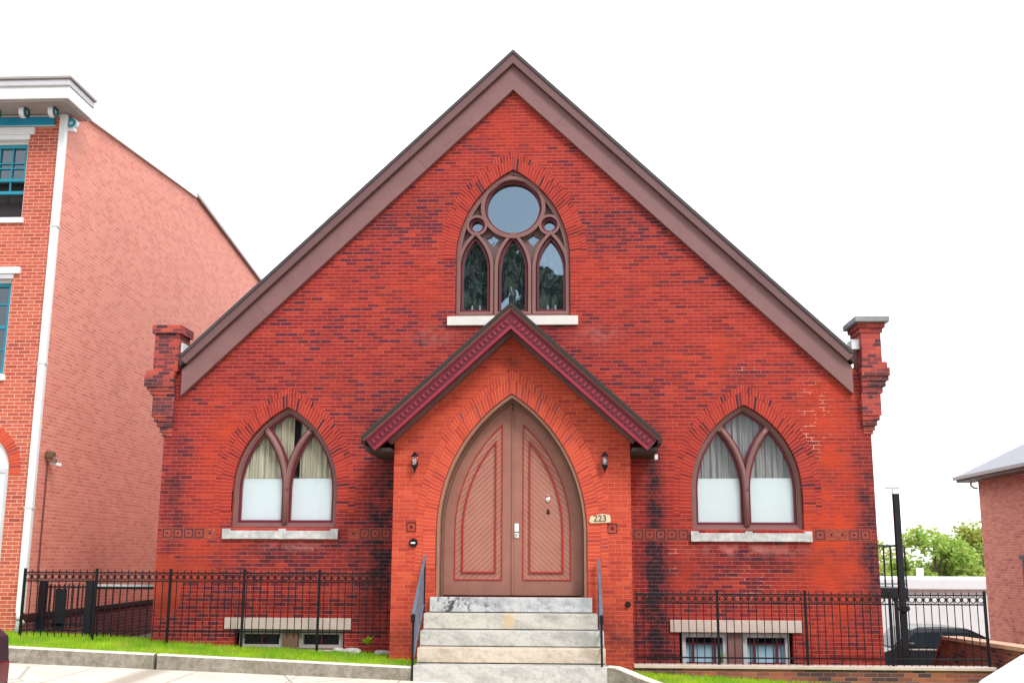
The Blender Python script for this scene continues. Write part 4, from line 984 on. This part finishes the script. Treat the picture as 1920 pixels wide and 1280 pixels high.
def car(name, loc, rz, body, L, label, H=1.5, roof0=.30, roof1=.86, hood=.62, nose=.5, sedan=False, Wd=1.8, tail=(.72,.90), van=False, bf=.63):
    """car pointing -X in its own frame; base on the ground"""
    t = thing(name, loc, label, 'car'); t.rotation_euler = (0, 0, rz); t['_b'] = (0,0,0)
    hz = H*hood; belt = H*bf
    prof = [(0.06,.30),(0,.42),(0.0,hz*.72),(.10,hz*.88),(.28,hz*.97),(.22*L,belt),(L-.45 if not sedan else L-.9,belt+.03),(L-.16,belt if not sedan else belt-.02),(L-.03,belt*.9),(L,belt*.62),(L-.04,.36),(L-.12,.28)]
    if van: prof[1:6] = [(0,.5),(.0,.72),(.05,.90),(.15,1.0),(.22*L,belt)]; prof.insert(5, (.56,1.24))
    def arc(cx, r): return [(cx + r*math.cos(PI*i/10), .30 + r*math.sin(PI*i/10)) for i in range(11)]
    wr = .33; w1, w2 = .19*L, .80*L
    low = [(L-.12,.28)] + arc(w2, wr+.05) + arc(w1, wr+.05)
    P = prof[:-1] + low + [(0.1,.28)]
    bo = MB().prism([P], -Wd/2, Wd/2).build('body', body, t, bevel=.05, smooth=False)
    c0, c1, c2, c3 = .22*L, roof0*L+.25, roof1*L-.1, (L-.12 if not sedan else L-.75)
    cab = MB(); wt = Wd/2-.16; wb = Wd/2-.05
    pr = [(c0, belt, wb), (c1, H-.05, wt), (c1+.25, H, wt-.03), ((c1+c2)/2, H+.01, wt-.03), (c2-.15, H-.02, wt-.03), (c2, H-.07, wt), (c3, belt, wb)]
    vs = [(x, -w_, z) for x, z, w_ in pr] + [(x, w_, z) for x, z, w_ in pr]; n = len(pr)
    fs = [tuple(range(n)), tuple(range(2*n-1, n-1, -1))] + [(i, (i+1) % n, (i+1) % n + n, i+n) for i in range(n)]
    cab.add(vs, fs); cab.build('cabin', body, t, bevel=.03)
    gl = MB()
    def side(s):
        q = [(c0+.22, belt+.02), (c1+.12, H-.13), ((c1+c2)/2-.03, H-.11), ((c1+c2)/2-.03, belt+.03)]
        q2 = [((c1+c2)/2+.05, belt+.03), ((c1+c2)/2+.05, H-.11), (c2-.1, H-.13), (c3-.25, belt+.04)]
        for poly in (q, q2):
            f = lambda x, z: (x, s*(wb + (wt-wb)*(z-belt)/(H-belt) + .004), z)
            gl.add([f(*p) for p in poly], [(0,1,2,3)])
    side(-1); side(1)
    def end(xa, za, xb, zb_, o):
        gl.add([(xa+o, -wb+.12, za+.03), (xa+o, wb-.12, za+.03), (xb+o, wt-.1, zb_-.04), (xb+o, -wt+.1, zb_-.04)], [(0,1,2,3)])
    end(c0, belt, c1, H-.05, -.006); end(c3, belt, c2, H-.07, .006)
    gl.build('windows', M['carglass'], t)
    for wx in (w1, w2):
        for s in (-1, 1):
            y0 = s*(Wd/2-.2); y1 = s*(Wd/2+.01)
            wh = MB().prism([circ(wx, .32, .33, 24)], min(y0,y1), max(y0,y1)).build('wheel', M['tyre'], t, bevel=.03)
            MB().prism([circ(wx, .32, .21, 20)], min(y1, y1+s*.012), max(y1, y1+s*.012)).build('rim', M['chrome'], wh)
    for s in (-1, 1):
        MB().box(c0+.28, c0+.45, s*(Wd/2+.0), s*(Wd/2+.16), belt+.02, belt+.15).build('mirror', body, t, bevel=.03)
        MB().box(.015, .30, s*(Wd/2-.38), s*(Wd/2+.004), hz*.74, hz*.86).build('headlight', M['chrome'], t, bevel=.02)
        MB().box(L-.16, L+.004, s*(Wd/2-.28), s*(Wd/2+.004), belt*tail[0], belt*tail[1]).build('tail_light', M['tail'], t, bevel=.02)
        MB().box((c0+c2)/2+.1, (c0+c2)/2+.28, s*(Wd/2+.0), s*(Wd/2+.025), belt-.14, belt-.11).build('door_handle', M['chrome'], t)
        MB().box(c0+.2, c3-.1, s*(Wd/2-.02), s*(Wd/2+.006), belt-.035, belt-.005).build('belt_moulding', M['chrome'], t)
        m = MB(); [m.box(xx, xx+.012, s*(Wd/2-.01), s*(Wd/2+.003), .36, belt-.04) for xx in (c0+.35, (c0+c2)/2+.35, c2-.1)]; m.build('door_seam', M['tyre'], t)
    MB().box(-.01, .03, -.7, .7, .45, hz*.66).build('grille', M['tyre'], t, bevel=.01)
    return t
M['tail'] = plain('tail_light_red', (.16,.008,.02), .2, .1, 5, spec=.8)
def paint(name, col): 
    g = G(name); g.fin(col, .3, spec=.4); g.p.inputs['Coat Weight'].default_value = .3; g.p.inputs['Coat Roughness'].default_value = .05; return g.m
car('parked_suv', (8.1, 10.2, -1.56), 0, paint('black_car_paint', (.008,.012,.02)), 3.75, 'black sport utility vehicle parked in the lot behind the iron fence', H=1.72, roof0=.26, roof1=.76, hood=.62, Wd=1.85, bf=.71)
car('parked_car', (-4.97-4.5, -7.9, .02), 0, paint('dark_plum_paint', (.03,.02,.035)), 4.5, 'dark plum car at the lower left edge of the photo', H=1.62, roof1=.86, tail=(.42,.66))
car('parked_car', (4.92, -8.0, -.41), 0, paint('white_car_paint', (.82,.82,.84)), 4.4, 'white car at the lower right corner of the photo', H=2.05, hood=.5, van=True, bf=.69)

def tree(name, loc, H, R, trunk_h, leaf, label, n, seed, lsz=.12, group=None, sq=.8, cat='tree'):
    t = thing(name, loc, label, cat, group); rnd = random.Random(seed); x0, y0, z0 = loc; cz = z0 + trunk_h + (H-trunk_h)*.5
    tk = MB(); tk.tube([(x0, y0, z0-.3), (x0+.05*H*.2, y0, z0+trunk_h*.6), (x0, y0, cz), (x0+.02*H, y0, z0+H*.85)], .1, 8, radii=[H*.03, H*.024, H*.016, H*.004])
    cl = []
    for k in range(26):
        a = rnd.uniform(0, 2*PI); u = rnd.uniform(-.9, 1); rr = R*math.sqrt(max(.05, 1-u*u*.85))*rnd.uniform(.35, 1.0)
        c = Vector((x0 + math.cos(a)*rr, y0 + math.sin(a)*rr, cz + u*(H-trunk_h)*.46)); cl.append((c, R*rnd.uniform(.2, .42)))
        if k < 14: tk.tube([(x0, y0, z0 + trunk_h*.8 + (cz-z0-trunk_h)*.7*rnd.random()), tuple((Vector((x0,y0,cz))+c)/2), tuple(c)], .05, 5, radii=[H*.011, H*.007, H*.002])
    tk.build('trunk', M['bark'], t)
    vs = []; fs = []
    for i in range(n):
        c, r = rnd.choice(cl); d = Vector((rnd.gauss(0,1), rnd.gauss(0,1), rnd.gauss(0,1)*sq)).normalized()*r*rnd.uniform(.25, 1.15)**.6
        p = c + d; a = Vector((rnd.gauss(0,1), rnd.gauss(0,1), rnd.gauss(0,.6))).normalized()*lsz*rnd.uniform(.6,1.3); b = a.cross(Vector((rnd.gauss(0,1), rnd.gauss(0,1), rnd.gauss(0,1)))).normalized()*lsz*.5
        k = len(vs); vs += [p-a, p+b, p+a, p-b]; fs.append((k,k+1,k+2,k+3))
    MB().add(vs, fs).build('crown', M[leaf], t, fix=False)
tg = 'trees behind the white garage'
tree('broadleaf_tree', (18.0, 34, -2.8), 5.8, 1.9, 1.6, 'leaf', 'bright green tree in the middle above the white garage roof', 9000, 1, .14, tg)
tree('broadleaf_tree', (21.2, 36, -2.8), 6.2, 2.0, 1.6, 'leaf_y', 'olive green tree above the garage next to the brick house', 8000, 2, .13, tg)
tree('broadleaf_tree', (15.9, 38, -2.8), 4.9, 1.2, 1.4, 'leaf_b', 'russet brown shrubby tree seen behind the side landing', 2000, 8, .12, tg)
tree('broadleaf_tree', (18.2, 42, -2.8), 5.6, 2.2, 1.4, 'leaf_y', 'hazy green tree farthest back over the garage roof', 3000, 9, .13, tg)
t = thing('street_lamp', (23.9, 60, -3), 'slender haze-pale street lamp far away beyond the side landing', 'street lamp')
MB().tube([(23.9,60,-3),(23.9,60,6.7)], .06, 8).build('lamp_pole', M['grey_white'], t)  # light grey colour stands in for white haze washing out the pole
MB().box(23.4, 24.4, 59.9, 60.1, 6.72, 6.86).build('lamp_head', M['pvc'], t)
# trees across the street, seen mirrored in the gable window
for i, (x, y, H, R, s) in enumerate(((-5.4, -45, 21.4, 3.0, 21), (-2.3, -44, 20.6, 2.6, 22), (-.2, -46, 20.2, 1.9, 23), (-14, -48, 17, 4.5, 24))):
    tree('street_tree', (x, y, -.6), H, R, 6.5, 'leaf_d', ['tall dark tree across the street, second from the left', 'tallest dark tree across the street', 'dark tree across the street, rightmost of its row', 'dark tree across the street, leftmost of its row'][i], 14000, s, .38, 'trees across the street mirrored in the gable window')
# weeds and stones by the porch foot
t = thing('weed', (-2.35, -.3, .36), 'small leafy green weed between stones at the porch foot', 'plant')
rnd = random.Random(9); vs = []; fs = []
for i in range(46):
    a = rnd.uniform(0, 2*PI); l = rnd.uniform(.06, .17); h_ = rnd.uniform(.03, .14); c = Vector((-2.35, -.3, .37)); e = c + Vector((math.cos(a)*l, math.sin(a)*l, h_)); s_ = Vector((-math.sin(a), math.cos(a), 0))*.022; mm_ = (c+e)/2 + Vector((0,0,.03)); k = len(vs)
    vs += [c, mm_+s_, e, mm_-s_]; fs.append((k,k+1,k+2,k+3))
MB().add(vs, fs).build('weed_leaf', M['grass'], t, fix=False)
for i, (x, y, sx, sy, sz, lb_) in enumerate(((-2.62,-.26,.16,.1,.06,'flat grey stone left of the small weed'), (-2.12,-.28,.15,.1,.05,'flat grey stone right of the small weed'), (-2.85,-.2,.1,.09,.05,'smallest grey stone by the cellar sill'))):
    rn = random.Random(i); bm = bmesh.new(); bmesh.ops.create_icosphere(bm, subdivisions=2, radius=1)
    for v in bm.verts: v.co *= rn.uniform(.85, 1.1); v.co.x *= sx; v.co.y *= sy; v.co.z *= sz
    me = bpy.data.meshes.new('garden_stone'); bm.to_mesh(me); bm.free(); me.materials.append(M['sill']); o = bpy.data.objects.new('garden_stone', me); COL.objects.link(o); o.location = (x, y, lawnz(x)+.01)
    tag(o, lb_, 'stone', 'flat stones at the porch foot')
tree('seedling', (3.42, -.25, -.1), .42, .07, .1, 'leaf', 'small green seedling in front of the right cellar window', 60, 4, .03, cat='plant')
for o in bpy.data.objects:
    if '_b' in o: del o['_b']
